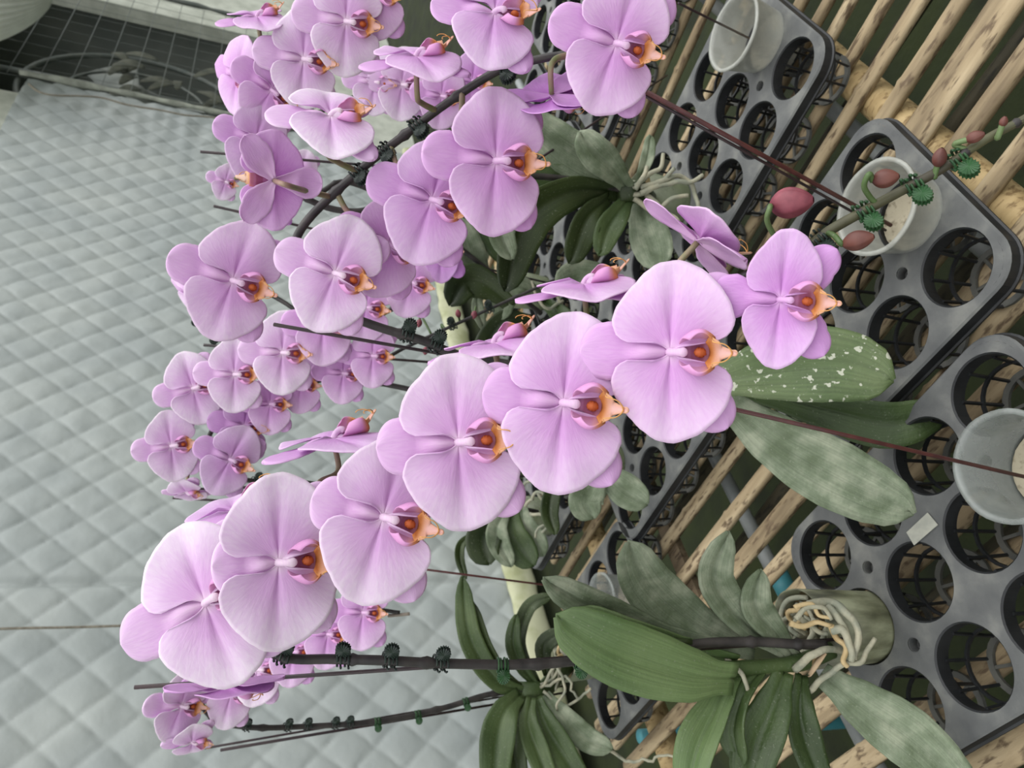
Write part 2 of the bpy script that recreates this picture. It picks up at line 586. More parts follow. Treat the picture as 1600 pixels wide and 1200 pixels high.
# twine, net, fan and the rest of the wall
pts = [Vector((1.432 + 0.006 * mnoise.noise(Vector((z * 4, 0, 0))), YW - 0.045, z)) for z in [1.25 + 0.05 * i for i in range(27)]]
tag(tube_obj('twine', pts, 0.004, M_twine, origin=pts[0], n=6), 'straight beige twine hanging down the quilted cloth at the lower left', 'twine')
tp = []
for i, (px, py) in enumerate([(45, 131), (60, 143), (85, 149), (125, 150), (160, 153), (200, 164), (250, 172), (290, 180), (335, 184), (420, 200)]):
    tp.append(onwall(px, py, YW - 0.05))
tp = catmull(tp, 6)
tag(tube_obj('twine', tp, 0.006, M_twine, origin=tp[0], n=6), 'sagging brown twine along the edge of the quilted cloth below the fan opening', 'twine')

# exhaust fan
fc = Vector((6.2, Y1 + 0.35, 2.05))
fan = empty('exhaust_fan', fc, 'dark round exhaust fan behind wire netting in the wall opening', 'fan')
for rr in (0.78, 0.50, 0.22):
    mb = MB()
    n = 48
    ring_pts = [fc + Vector((rr * math.cos(2 * PI * k / n), 0, rr * math.sin(2 * PI * k / n))) for k in range(n + 1)]
    mb.tube(ring_pts, 0.022 if rr > 0.7 else 0.012, 8, cap=False)
    link('guard_ring', mb.mesh('ring'), M_fan, fan)
link('support_bar', MB().tube([fc + Vector((0.05, -0.05, -1.2)), fc + Vector((0.0, -0.05, 1.1))], 0.028, 10).mesh('bar'), M_fan, fan)
link('motor_hub', MB().tube([fc + Vector((0, -0.12, 0)), fc + Vector((0, -0.02, 0)), fc + Vector((0, 0.15, 0))], [0.05, 0.11, 0.12], 20).mesh('hub'), M_dark, fan)
for k in range(4):
    a0 = k * PI / 2 + 0.4
    def bl(u, v, a0=a0):
        r = 0.12 + 0.58 * u
        a = a0 + (v - 0.5) * (0.75 - 0.2 * u)
        return fc + Vector((r * math.cos(a), 0.05 + 0.10 * (v - 0.5), r * math.sin(a)))
    link('fan_blade', MB().grid(bl, 8, 5, 0.004).mesh('blade'), M_dark, fan)

net_z0 = 0.8
mb = MB()
y = YW + 0.02
k = 0
x = OX0 - 0.02
while x < OX1:
    mb.tube([(x, y, net_z0), (x, y, OZ1)], 0.0015, 4, cap=False)
    x += 0.17
z = net_z0
while z < OZ1:
    mb.tube([(OX0, y, z), (OX1, y, z)], 0.0028, 4, cap=False)
    z += 0.17
o = link('wire_netting', mb.mesh('net', False), M_fan, origin=(6.2, y, net_z0))
tag(o, 'square-mesh wire netting stretched over the dark fan opening', 'netting')
M_edge = mat('crumbling_edge', (120, 124, 114), (164, 168, 156), rough=0.9, scale=14, bump=0.5, bscale=30)
# frame strips of the opening
for (x_, nm, lb) in ((OX0, 'opening_frame', 'crumbling pale edge strip between quilted cloth and dark fan opening'), (OX1, 'opening_frame', 'grey strip along the plaster edge right of the dark fan opening')):
    mb = MB()
    pts = [Vector((x_ + 0.015 * mnoise.noise(Vector((zz * 5, x_, 0))), YW + 0.0, zz)) for zz in [0.5 + 0.1 * i for i in range(22)]]
    mb.tube(pts, [0.018 + 0.014 * mnoise.noise(Vector((i * 1.3, x_, 1))) for i in range(22)], 8)
    tag(link(nm, mb.mesh('frame'), M_edge if x_ == OX0 else M_fan, origin=pts[0]), lb, 'edge strip')
# plant debris behind the net
random.seed(11)
for i in range(14):
    px = random.uniform(170, 335); py = random.uniform(85, 165)
    c = onwall(px, py, Y1 + random.uniform(-0.02, 0.1))
    a = random.uniform(0, PI)
    L = random.uniform(0.07, 0.16); Wd = random.uniform(0.03, 0.06)
    d1 = Vector((math.cos(a), 0.2, math.sin(a))); d2 = Vector((-math.sin(a), 0.1, math.cos(a)))
    def lf(u, v, c=c, d1=d1, d2=d2, L=L, Wd=Wd):
        ww = Wd * math.sin(PI * (0.05 + 0.9 * u)) ** 0.7
        return c + d1 * (u - 0.5) * L * 2 + d2 * (v - 0.5) * ww * 2 + Vector((0, -0.03 * math.sin(u * 3), 0))
    o = link('dry_leaf', MB().grid(lf, 8, 4, 0.002).mesh('dry'), mat_dry if i else None, origin=c) if False else None
    if o is None:
        if i == 0:
            mat_dry = mat('dry_leaf', (62, 66, 56), (82, 84, 72), rough=0.9, scale=20)
        o = link('dry_leaf', MB().grid(lf, 8, 4, 0.002).mesh('dry'), mat_dry, origin=c)
    tag(o, 'faded dry leaf caught behind the wire netting of the fan opening', 'dry leaf', 'dry leaves behind the netting')

# pleated white cloth hanging at the corner of the photo (upper right of the place)
bc = onwall(-60, -45, YW - 0.45)
def bag(u, v):
    an = 2 * PI * u
    zz = 1.1 * v - 0.48
    r = (0.62 * max(0.0, math.sin(PI * v)) ** 0.6 + 0.001)
    r *= 1 + 0.035 * math.sin(an * 42 + 2 * math.sin(zz * 7)) + 0.04 * mnoise.noise(Vector((math.cos(an), math.sin(an), zz * 2)))
    return bc + Vector((r * math.cos(an), 0.6 * r * math.sin(an), zz))
tag(link('pleated_cloth', MB().grid(bag, 300, 30).mesh('bag'), M_bag, origin=bc), 'bulging white pleated cloth hanging at the corner beside the fan opening', 'cloth')

# ---------------------------------------------------------------- bamboo bench
bench = empty('bamboo_bench', (0.8, 0.5, 0.0), 'slatted bench of split bamboo slats lying across a round bamboo pole', 'bench')
ZS = H - 0.066          # slat top
random.seed(5)


def slat_mesh(x0, wd, y0, y1, th=0.011, zt=ZS, seed=0, tilt=0.0):
    n = 26
    nodes = [random.uniform(0.05, 0.35) + k * 0.36 for k in range(6)]
    rows = []
    ph = random.uniform(0, 9)
    for i in range(n + 1):
        y = y0 + (y1 - y0) * i / n
        x = x0 + 0.0045 * mnoise.noise(Vector((y * 2.2, ph, seed))) + tilt * (y - 0.5)
        z = zt + 0.002 * mnoise.noise(Vector((y * 3, ph, 9)))
        ww = wd * (1 + 0.10 * mnoise.noise(Vector((y * 5, ph, 2))))
        nd = sum(math.exp(-((y - y0 - q) / 0.006) ** 2) for q in nodes)
        rows.append((x, y, z, ww * (1 + 0.05 * nd), nd))
    # denser rows at the nodes
    for q in nodes:
        if y0 + q < y1 - 0.02:
            for dq in (-0.006, 0, 0.006):
                y = y0 + q + dq
                x = x0 + 0.0045 * mnoise.noise(Vector((y * 2.2, ph, seed))) + tilt * (y - 0.5)
                nd = 1.0 if dq == 0 else 0.25
                rows.append((x, y, zt + 0.002 * mnoise.noise(Vector((y * 3, ph, 9))), wd * (1 + 0.05 * nd), nd))
    rows.sort(key=lambda r: r[1])
    prof = [(-0.5, -1.0), (-0.5, -0.35), (-0.38, -0.12), (-0.15, 0.0), (0.15, 0.0), (0.38, -0.12), (0.5, -0.35), (0.5, -1.0)]
    vs = []; fs = []
    m = len(prof)
    for (x, y, z, ww, nd) in rows:
        for (a, b) in prof:
            vs.append((x + a * ww, y, z + b * th + (0.002 * nd if b > -0.9 else 0)))
    for i in range(len(rows) - 1):
        for k in range(m):
            k2 = (k + 1) % m
            fs.append((i * m + k, i * m + k2, (i + 1) * m + k2, (i + 1) * m + k))
    fs.append(tuple(reversed(range(m)))); e0 = (len(rows) - 1) * m
    fs.append(tuple(e0 + k for k in range(m)))
    return mesh('slat', vs, [f[::-1] for f in fs])


slats = [(-0.16, .024), (-0.09, .024), (-0.03, .024), (0.04, .026), (0.10, .026), (0.166, .030), (0.229, .026), (0.290, .030), (0.352, .026), (0.419, .023), (0.466, .023),
         (0.513, .024), (0.575, .022), (0.642, .022), (0.70, .040), (0.757, .020), (0.813, .019), (0.865, .019), (0.926, .016), (0.964, .016),
         (1.02, .020), (1.075, .02), (1.13, .018), (1.25, .016), (1.31, .020), (1.37, .020), (1.43, .020), (1.50, .020), (1.57, .020), (1.64, .020), (1.71, .02), (1.78, .020), (1.86, .02)]
for i, (x, wd) in enumerate(slats):
    link('slat', slat_mesh(x, wd, -0.42 + random.uniform(-.02, .02), 1.24 + random.uniform(-0.02, 0.04), seed=i), M_bamboo, bench)
# cross pole
def pole(y, z, r, x0, x1, m, name, nod=0.3):
    pts = []; rs = []
    n = int((x1 - x0) / 0.02)
    for i in range(n + 1):
        x = x0 + (x1 - x0) * i / n
        q = ((x + 0.13) % nod)
        q = min(q, nod - q)
        pts.append((x, y + 0.003 * math.sin(x * 4), z + 0.002 * math.sin(x * 3)))
        rs.append(r * (1 + 0.07 * math.exp(-(q / 0.014) ** 2)))
    return link(name, MB().tube(pts, rs, 16).mesh(name), m, bench)
pole(0.197, ZS - 0.011 - 0.0235, 0.0225, -0.4, 2.0, M_bamboo_pole, 'cross_pole', 0.27)
pole(1.12, ZS - 0.011 - 0.0235, 0.0215, -0.4, 2.0, M_bamboo_pole, 'cross_pole', 0.29)
pole(0.252, H - 0.135, 0.011, -0.4, 2.2, M_pipe, 'support_pipe', 9)
pole(0.760, H - 0.135, 0.011, -0.4, 2.2, M_pipe, 'support_pipe', 9)
link('pipe_coupling', MB().tube([(0.455, 0.76, H - 0.135), (0.50, 0.76, H - 0.135)], 0.0145, 16).mesh('cpl'), M_cyan, bench)
link('cross_strip', MB().box((0.9, 0.887, ZS - 0.018), (2.4, 0.03, 0.012)).mesh('strip', False), M_wood_strip, bench)
# legs of the bench
for (x, y) in ((-0.3, 0.2), (0.62, 1.12), (1.9, 0.2), (1.9, 1.12), (-0.3, 1.12)):
    link('leg', MB().tube([(x, y, 0), (x, y, ZS - 0.055)], 0.022, 12).mesh('leg'), M_bamboo_dark, bench)
link('leg', MB().tube([(0.486, 1.30, 0), (0.486, 1.27, ZS - 0.08)], 0.013, 12).mesh('leg'), M_cyan, bench)
for (x, z) in ((0.735, ZS - 0.10), (0.90, ZS - 0.09), (0.60, ZS - 0.12), (0.33, ZS - 0.11), (1.19, ZS - 0.09)):
    pts = [(x + 0.02 * math.sin(y * 3), y, z) for y in [-0.4 + 0.1 * k for k in range(17)]]
    link('under_pole', MB().tube(pts, 0.012, 10).mesh('up'), M_bamboo_dark, bench)
# moss wisps and leaf litter stay on the ground
random.seed(3)

# ---------------------------------------------------------------- plug trays
PITCH = 0.085
HR = 0.0365


def tray_plate(nx, ny):
    mb = MB()
    hp = PITCH / 2
    rv = 0.0068
    ZR = [(HR + 0.0015, 0), (HR, -0.0015), (HR - 0.0005, -0.016), (HR + 0.002, -0.016)]
    DARK = []
    def has_vent(ii, jj):
        if not (0 < ii < nx and 0 < jj < ny): return False
        return (jj % 2 == 1) if ny >= nx else (ii % 2 == 1)
    for i in range(nx):
        for j in range(ny):
            pts = []
            for (sx_, sy_, a0) in ((1, 1, 0), (-1, 1, 90), (-1, -1, 180), (1, -1, 270)):
                ii = i + (1 if sx_ > 0 else 0); jj = j + (1 if sy_ > 0 else 0)
                # side mid part before this corner, then the corner
                a_ = a0 * D2R
                e1 = Vector((math.cos(a_), math.sin(a_))); e2 = Vector((-e1.y, e1.x))
                outer = ii in (0, nx) and jj in (0, ny)
                for q in ((0.0, 0.14) if outer else (0.0, 0.18, 0.36, 0.54, 0.70)): pts.append(e1 * hp + e2 * hp * q)
                cn = e1 * hp + e2 * hp
                if has_vent(ii, jj):
                    for q in range(7):
                        t = (180 + 90 - 90 * q / 6) * D2R
                        pts.append(cn + e1 * rv * math.cos(t + 0) * 1 + e2 * rv * math.sin(t)) 
                elif ii in (0, nx) and jj in (0, ny):
                    rc = 0.030
                    for q in range(7):
                        t = 90 * q / 6 * D2R
                        pts.append(cn - (e1 + e2) * rc + (e1 * math.cos(t) + e2 * math.sin(t)) * rc)
                else:
                    pts += [e1 * hp + e2 * hp * .85, cn, e1 * hp * .85 + e2 * hp]
                for q in ((0.14,) if outer else (0.70, 0.54, 0.36, 0.18)): pts.append(e1 * hp * q + e2 * hp)
            N = len(pts)
            cx0, cy0 = i * PITCH, j * PITCH
            b0 = len(mb.v)
            for p_ in pts:
                a = math.atan2(p_.y, p_.x)
                mb.v.append(Vector((cx0 + p_.x, cy0 + p_.y, 0)))
                for (r, z) in ZR:
                    mb.v.append(Vector((cx0 + r * math.cos(a), cy0 + r * math.sin(a), z)))
            for k in range(N):
                k2 = (k + 1) % N
                for q in range(4):
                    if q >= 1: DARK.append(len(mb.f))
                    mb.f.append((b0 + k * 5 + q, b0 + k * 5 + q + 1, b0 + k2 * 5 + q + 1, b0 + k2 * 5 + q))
    # rim: outward rolled lip with skirt
    x0, x1, y0, y1 = -hp, (nx - 0.5) * PITCH, -hp, (ny - 0.5) * PITCH
    def outline(off):
        pts = []
        rc = 0.030 + off
        for (cx, cy, a0) in ((x1 - 0.03, y1 - 0.03, 0), (x0 + 0.03, y1 - 0.03, 90), (x0 + 0.03, y0 + 0.03, 180), (x1 - 0.03, y0 + 0.03, 270)):
            for q in range(9):
                a = (a0 + 90 * q / 8) * D2R
                pts.append((cx + rc * math.cos(a), cy + rc * math.sin(a)))
        return pts
    rings = [(0.0, 0.0), (0.004, 0.0), (0.006, -0.002), (0.007, -0.012), (0.009, -0.013), (0.009, -0.015), (0.005, -0.015)]
    b0 = len(mb.v)
    m = 36
    for (off, z) in rings:
        for (x, y) in outline(off):
            mb.v.append(Vector((x, y, z)))
    for r_ in range(len(rings) - 1):
        for k in range(m):
            k2 = (k + 1) % m
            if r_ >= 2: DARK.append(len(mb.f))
            mb.f.append((b0 + r_ * m + k, b0 + (r_ + 1) * m + k, b0 + (r_ + 1) * m + k2, b0 + r_ * m + k2))
    # vent tubes
    for i in range(1, nx):
        for j in range(1, ny):
            if not has_vent(i, j): continue
            mb.ring(((i - 0.5) * PITCH, (j - 0.5) * PITCH, -0.008), rv, 0.001, 0.014, n=14)
            mb.ring(((i - 0.5) * PITCH, (j - 0.5) * PITCH, -0.012), 0.0045, 0.002, 0.003, n=12)
    me = mb.mesh('tray', False)
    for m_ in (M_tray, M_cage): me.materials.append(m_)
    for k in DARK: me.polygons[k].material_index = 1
    return me


def cage_mesh():
    mb = MB()
    zb = -0.062
    for k in range(8):
        a = 2 * PI * k / 8 + 0.2
        c, s_ = math.cos(a), math.sin(a)
        mb.tube([((HR - .001) * c, (HR - .001) * s_, -0.012), ((HR - 0.006) * c, (HR - 0.006) * s_, zb)], 0.0018, 4)
    mb.ring((0, 0, -0.036), HR - 0.0035, 0.0028, 0.0035, n=24)
    return mb.mesh('cage', False)


def cage_base_mesh():
    mb = MB()
    zb = -0.062
    mb.ring((0, 0, zb), HR - 0.008, 0.006, 0.004, n=24)
    mb.ring((0, 0, zb), 0.006, 0.004, 0.004, n=10)
    for k in range(5):
        a = 2 * PI * k / 5
        c, s_ = math.cos(a), math.sin(a)
        mb.tube([(0.007 * c, 0.007 * s_, zb), ((HR - 0.01) * c, (HR - 0.01) * s_, zb)], 0.0022, 4)
    return mb.mesh('cage_base', False)


ME_T = {(3, 4): tray_plate(3, 4), (3, 3): tray_plate(3, 3)}
ME_C = cage_mesh(); ME_C.materials.append(M_cage)
ME_CB = cage_base_mesh(); ME_CB.materials.append(M_cage_base)

TRAYS = [
    ((0.2085, 0.3025), -0.027, (3, 4), 'grey twelve-cell plastic tray nearest the camera, holding the root-bound pot', 0),
    ((0.491, 0.240), -0.065, (3, 4), 'grey plug tray at the bench edge holding the milky cup under the budding tip', 0),
    ((0.8665, 0.2023), -0.0257, (3, 4), 'grey plug tray by the outer bench edge with the white cup at its far end', 0),
    ((0.684, 0.592), 0.0, (3, 4), 'plug tray in shade behind the near flower spike, next to bare slats', 1),
    ((0.967, 0.570), -0.02, (3, 4), 'shaded plug tray under the dark arching leaves of the middle plant', 1),
    ((0.475, 0.925), 0.0, (3, 3), 'black plug tray half hidden behind the long near leaves, cloudy square cup standing on it', 1),
    ((0.858, 0.935), 0.0, (3, 4), 'shaded plug tray by the far bench edge with roots hanging over it', 1),
    ((1.325, 0.225), 0.0, (3, 4), 'farthest plug tray along the outer bench edge, beyond the thin single slat', 1),
    ((1.260, 0.600), 0.01, (3, 4), 'plug tray deep in shade behind the light green leaves of the middle plant', 1),
    ((1.640, 0.225), 0.0, (3, 4), 'plug tray at the far end of the bench behind the topmost flowers', 1),
    ((1.560, 0.600), 0.0, (3, 4), 'plug tray behind the stalks of the topmost flowers, next to the wall side', 1),
    ((1.170, 0.975), 0.0, (3, 4), 'plug tray by the wall edge behind the half-hidden small flowers', 1),
]
for (p, yaw, nn, lb, dark) in TRAYS:
    o = bpy.data.objects.new('plug_tray', ME_T[nn])
    col.objects.link(o)
    o.location = (p[0], p[1], H)
    o.rotation_euler = (0, 0, yaw)
    tag(o, lb, 'tray', 'plug trays')
    for i in range(nn[0]):
        for j in range(nn[1]):
            c = bpy.data.objects.new('cell_cage', ME_C); col.objects.link(c); c.parent = o
            c.location = (i * PITCH, j * PITCH, 0)
            b_ = bpy.data.objects.new('cage_base', ME_CB); col.objects.link(b_); b_.parent = c

# sticker on the near tray
q = [onz(*p, H + 0.0006) for p in ((1417, 832), (1450, 801), (1466, 820), (1429, 852))]
vs = [v.copy() for v in q] + [v + Vector((0, 0, 0.0008)) for v in q]
tag(link('sticker', mesh('stk', vs, [(4, 5, 6, 7), (0, 1, 5, 4), (1, 2, 6, 5), (2, 3, 7, 6), (3, 0, 4, 7), (3, 2, 1, 0)], False), M_paper, origin=q[0]),
    'faded blank grey paper sticker on the near plug tray', 'sticker')


# ---------------------------------------------------------------- cups and pots
def cup(c, r0, r1, h, mcup, lb, fill=0.35, rim=True, grp='weighted plastic cups', tilt=(0, 0)):
    """c = centre of base, r0 base radius, r1 mouth radius"""
    e_ = empty('plastic_cup', c, lb, 'cup', grp)
    t = 0.0014
    prof = [(0.001, 0.001), (r0 * 0.9, 0.0), (r0, 0.004), (r0 + (r1 - r0) * 0.5, h * 0.5), (r1, h - 0.004), (r1 + 0.003, h - 0.003), (r1 + 0.003, h), (r1 - t, h),
            (r1 - t, h - 0.006), (r0 + (r1 - r0) * 0.5 - t, h * 0.5), (r0 - t, 0.005)]
    link('cup_wall', MB().lathe(c, prof, 40, 0.012).mesh('cup'), mcup, e_)
    if fill:
        rf = r0 + (r1 - r0) * fill - 0.003
        mb = MB()
        def fl(u, v):
            a = 2 * PI * u; r = rf * v
            return Vector((c[0] + r * math.cos(a), c[1] + r * math.sin(a), c[2] + h * fill + 0.0025 * mnoise.noise(Vector((r * 90 * math.cos(a), r * 90 * math.sin(a), 0)))))
        mb.grid(fl, 32, 8)
        mb.lathe(c, [(rf, h * fill), (r0 * 0.93, 0.004), (0.001, 0.004)], 32)
        link('plaster_filling', mb.mesh('fill'), M_plaster, e_)
    e_.rotation_euler = (tilt[0], tilt[1], 0)
    return e_


def snap(v):
    best = None
    for (p, yaw, nn, lb, dark) in TRAYS:
        c_, s_ = math.cos(yaw), math.sin(yaw)
        for i in range(nn[0]):
            for j in range(nn[1]):
                x = p[0] + PITCH * (i * c_ - j * s_); y = p[1] + PITCH * (i * s_ + j * c_)
                d = (x - v.x) ** 2 + (y - v.y) ** 2
                if best is None or d < best[0]: best = (d, x, y)
    return Vector((best[1], best[2], v.z))


cup(snap(Vector((0.291, 0.304, H - 0.040))), 0.034, 0.0425, 0.098, M_cup, 'cloudy clear cup with pale plaster in the near tray, thin red stake standing in it', 0.42)
cup(snap(Vector((0.566, 0.243, H - 0.040))), 0.034, 0.046, 0.085, M_cup_milky, 'milky wide cup with speckled filling under the bud tips', 0.40)
cup(snap(Vector((0.945, 0.208, H - 0.040))), 0.034, 0.047, 0.090, M_cup_milky, 'whitish cup in the tray at the far outer bench edge', 0.35)
cup(snap(Vector((0.56, 0.93, H - 0.040))), 0.034, 0.040, 0.10, M_cup, 'cloudy clear cup half hidden behind the broad grey-green leaf', 0.5)


def root_pot(c, r0, r1, h, lb, m=M_rootpot, roots=True, seed=1, big=True):
    e_ = empty('nursery_pot', c, lb, 'pot', 'clear nursery pots')
    prof = [(0.001, 0), (r0, 0.0), (r0 + 0.001, 0.003), (r1, h), (r1 - 0.0015, h), (r0 - 0.001, 0.006)]
    link('pot_wall', MB().lathe(c, prof, 40, 0.03).mesh('pot'), m, e_)
    rf = r1 - 0.003
    def fl(u, v):
        a = 2 * PI * u; r = rf * v
        return Vector((c[0] + r * math.cos(a), c[1] + r * math.sin(a), c[2] + h * 0.86 + 0.012 * mnoise.noise(Vector((r * 70 * math.cos(a), r * 70 * math.sin(a), seed)))))
    link('potting_mix', MB().grid(fl, 40, 10).mesh('mix'), M_soil, e_)
    return e_


CP1 = snap(Vector((0.290, 0.553, H - 0.045)))
RP = root_pot(CP1, 0.033, 0.0385, 0.130, 'squat clear pot packed with grey roots standing in the near tray')
CP3 = snap(onz(1075, 300, H - 0.03))
root_pot(CP3, 0.033, 0.040, 0.10, 'root-filled clear pot of the middle plant, wrapped in thick pale roots', m=M_pot)
CP5 = snap(Vector((0.53, 1.075, H - 0.045)))
root_pot(CP5, 0.033, 0.040, 0.10, 'clear pot of the far lower-left orchid hung with thin dry roots', m=M_pot)
CP2 = snap(Vector((0.500, 0.440, H - 0.045)))
root_pot(CP2, 0.033, 0.040, 0.10, 'clear pot hidden beneath the broad spotted leaf behind the near spike', m=M_pot)
CP6 = snap(onz(860, 800, H - 0.03))
root_pot(CP6, 0.033, 0.040, 0.10, 'clear pot under the drooping leaves at the far bench edge', m=M_pot)
CP7 = snap(onz(975, 700, H - 0.03))
root_pot(CP7, 0.033, 0.040, 0.10, 'clear pot tucked behind the fourth and fifth near flowers', m=M_pot)
CP4 = snap(onz(870, 480, H - 0.03))
root_pot(CP4, 0.033, 0.040, 0.10, 'clear pot in shade behind the sideways flowers', m=M_pot)


# ---------------------------------------------------------------- flower meshes
def lerp_tab(tab, x):
    if x <= tab[0][0]: return tab[0][1]
    for (a, b), (c, d) in zip(tab, tab[1:]):
        if x <= c:
            t = (x - a) / (c - a)
            t = t * t * (3 - 2 * t) * 0.5 + t * 0.5
            return b + (d - b) * t
    return tab[-1][1]


PET = [(-86, .10), (-82, .34), (-78, .50), (-72, .655), (-62, .745), (-46, .815), (-32, .87), (-17.5, .94), (-4, .98), (8, .955), (18, .89), (29, .825), (48, .755), (62, .705), (75, .60), (82, .47), (86, .20)]
IN = Vector(lin((210, 156, 213)))
MID = Vector(lin((223, 186, 226)))
OUT = Vector(lin((237, 220, 238)))
WH = Vector(lin((246, 228, 240)))
RIM = Vector(lin((242, 222, 240)))


def col_mesh(me, cols, uvs):
    a = me.color_attributes.new('Col', 'FLOAT_COLOR', 'POINT')
    for i, c in enumerate(cols):
        a.data[i].color = (c[0], c[1], c[2], 1)
    ul = me.uv_layers.new(name='UVMap')
    for lp in me.loops:
        ul.data[lp.index].uv = uvs[lp.vertex_index]
    return me


def shell(grid, cols, uvs, th, closed=False):
    """grid[i][j] Vectors -> thin closed shell with rim"""
    nu = len(grid) - 1; nv = len(grid[0]) - 1
    vs = []; cs = []; us = []
    W = nv + 1
    nrm = [[None] * W for _ in range(nu + 1)]
    for i in range(nu + 1):
        for j in range(W):
            du = grid[min(i + 1, nu)][j] - grid[max(i - 1, 0)][j]
            dv = grid[i][min(j + 1, nv)] - grid[i][max(j - 1, 0)]
            nn = du.cross(dv)
            nrm[i][j] = nn.normalized() if nn.length > 1e-9 else Vector((0, 0, 1))
    for s_ in (0, 1):
        for i in range(nu + 1):
            for j in range(W):
                vs.append(grid[i][j] + nrm[i][j] * (th / 2 if s_ == 0 else -th / 2))
                c = cols[i][j]
                if s_ == 1: c = Vector((c[0] * 0.95, c[1] * 0.84, c[2] * 0.96))
                cs.append(c); us.append(uvs[i][j])
    B = (nu + 1) * W
    fs = []
    for i in range(nu):
        for j in range(nv):
            a, b, c, d = i * W + j, (i + 1) * W + j, (i + 1) * W + j + 1, i * W + j + 1
            fs.append((a, b, c, d)); fs.append((B + a, B + d, B + c, B + b))
    for i in range(nu):
        fs.append((i * W, B + i * W, B + (i + 1) * W, (i + 1) * W))
        fs.append((i * W + nv, (i + 1) * W + nv, B + (i + 1) * W + nv, B + i * W + nv))
    for j in range(nv):
        e0 = nu * W
        fs.append((j, j + 1, B + j + 1, B + j)); fs.append((e0 + j, B + e0 + j, B + e0 + j + 1, e0 + j + 1))
    return vs, fs, cs, us


def petal_mesh(side, seed, cup_=0.0, narrow=1.0):
    nr, na = 20, 44
    g = []; cc = []; uu = []
    for i in range(nr + 1):
        t = i / nr
        row = []; cr = []; ur = []
        for j in range(na + 1):
            thd = -86 + 172 * j / na
            rr0 = lerp_tab(PET, thd) * t
            th = thd * D2R * (1 - (0.42 if thd > 0 else 0.30) * math.exp(-(rr0 / 0.30) ** 2))
            rm = lerp_tab(PET, thd) * (1 + 0.02 * mnoise.noise(Vector((thd * 0.05, seed, 0))))
            r = rm * t
            X = r * math.cos(th) + 0.008; Y = r * math.sin(th) * narrow
            fold = 0.075 * math.exp(-(th / 0.13) ** 2) * (1 - math.exp(-t * 5)) * (1.05 - 0.6 * t) - 0.05 * abs(math.sin(th * 1.1)) * t
            z = 0.035 + 0.05 * t - (0.10 + cup_) * (X * X) - 0.16 * Y * Y - fold * 0.62
            z += 0.03 * math.sin(2.3 * th + seed) * t * t + 0.012 * math.sin(7 * th + seed * 2) * t ** 3
            z += 0.025 * mnoise.noise(Vector((X * 2.5 + seed, Y * 2.5, 0)))
            row.append(Vector((side * X, Y, z)))
            c = IN.lerp(MID, min(1, t * 1.3)) if t < 0.75 else MID
            c = c.lerp(OUT, max(0, (rm * t - 0.35) / 0.6) ** 1.3 * 0.85)
            c = c.lerp(WH, max(0, 1 - rm * t / 0.16) * 0.8)
            c = c.lerp(IN, 0.55 * math.exp(-(th / 0.05) ** 2) * (1 - t))
            if t > 0.985: c = c.lerp(RIM, 0.65 * min(1, max(0, rm - 0.4) * 5))
            cr.append(c); ur.append((rm * t, (th / PI + 0.5) + side * 2 + seed))
        g.append(row); cc.append(cr); uu.append(ur)
    if side < 0:
        g = [r[::-1] for r in g]; cc = [r[::-1] for r in cc]; uu = [r[::-1] for r in uu]
    vs, fs, cs, us = shell(g, cc, uu, 0.016)
    me = mesh('petal', vs, fs)
    return col_mesh(me, cs, us)


SEP_D = [(0, .05), (.1, .09), (.2, .13), (.35, .19), (.5, .27), (.65, .325), (.8, .30), (.9, .21), (.965, .08), (1.0, .0)]
SEP_L = [(0, .05), (.1, .10), (.3, .22), (.5, .30), (.65, .29), (.8, .22), (.92, .11), (1.0, .0)]


def sepal_mesh(tab, ang, L, z0, seed, ridge=0.05, curl=0.08, tip_=0.74):
    nu, nv = 22, 12
    d = Vector((math.cos(ang * D2R), math.sin(ang * D2R), 0)); s_ = Vector((-d.y, d.x, 0))
    g = []; cc = []; uu = []
    for i in range(nu + 1):
        t = i / nu
        t = 1 - (1 - t) ** 1.7
        hw = lerp_tab(tab, min(t, tip_)) * (1 if t <= tip_ else math.sqrt(max(0, 1 - ((t - tip_) / (1 - tip_)) ** 2)))
        row = []; cr = []; ur = []
        for j in range(nv + 1):
            v = -1 + 2 * j / nv
            z = z0 + 0.03 * t + ridge * (1 - v * v) ** 1.5 * max(0, math.sin(PI * min(1, t * 1.9 + 0.08))) * 1.2 - curl * t * t - 0.05 * v * v * t + 0.015 * mnoise.noise(Vector((t * 3, v * 2, seed)))
            row.append(d * (t * L) + s_ * (v * hw) + Vector((0, 0, z)))
            c = IN.lerp(OUT, min(1, t * 0.9) * 0.75)
            c = c.lerp(WH, max(0, 1 - t / 0.55) ** 0.7 * 0.75 * (1 - 0.5 * abs(v)))
            if abs(v) > 0.98 or t > 0.985: c = c.lerp(RIM, 0.6)
            cr.append(c); ur.append((t, v * 0.25 + seed + ang))
        g.append(row); cc.append(cr); uu.append(ur)
    g = [r[::-1] for r in g]; cc = [r[::-1] for r in cc]; uu = [r[::-1] for r in uu]
    g2 = g
    vs, fs, cs, us = shell(g2, cc, uu, 0.014)
    me = mesh('sepal', vs, fs)
    return col_mesh(me, cs, us)


OR = Vector(lin((222, 156, 78))); YE = Vector(lin((228, 176, 108))); CRM = Vector(lin((238, 208, 190))); RED = Vector(lin((186, 84, 50)))
PKD = Vector(lin((196, 132, 176))); PKL = Vector(lin((236, 188, 226))); MAG = Vector(lin((150, 60, 90)))


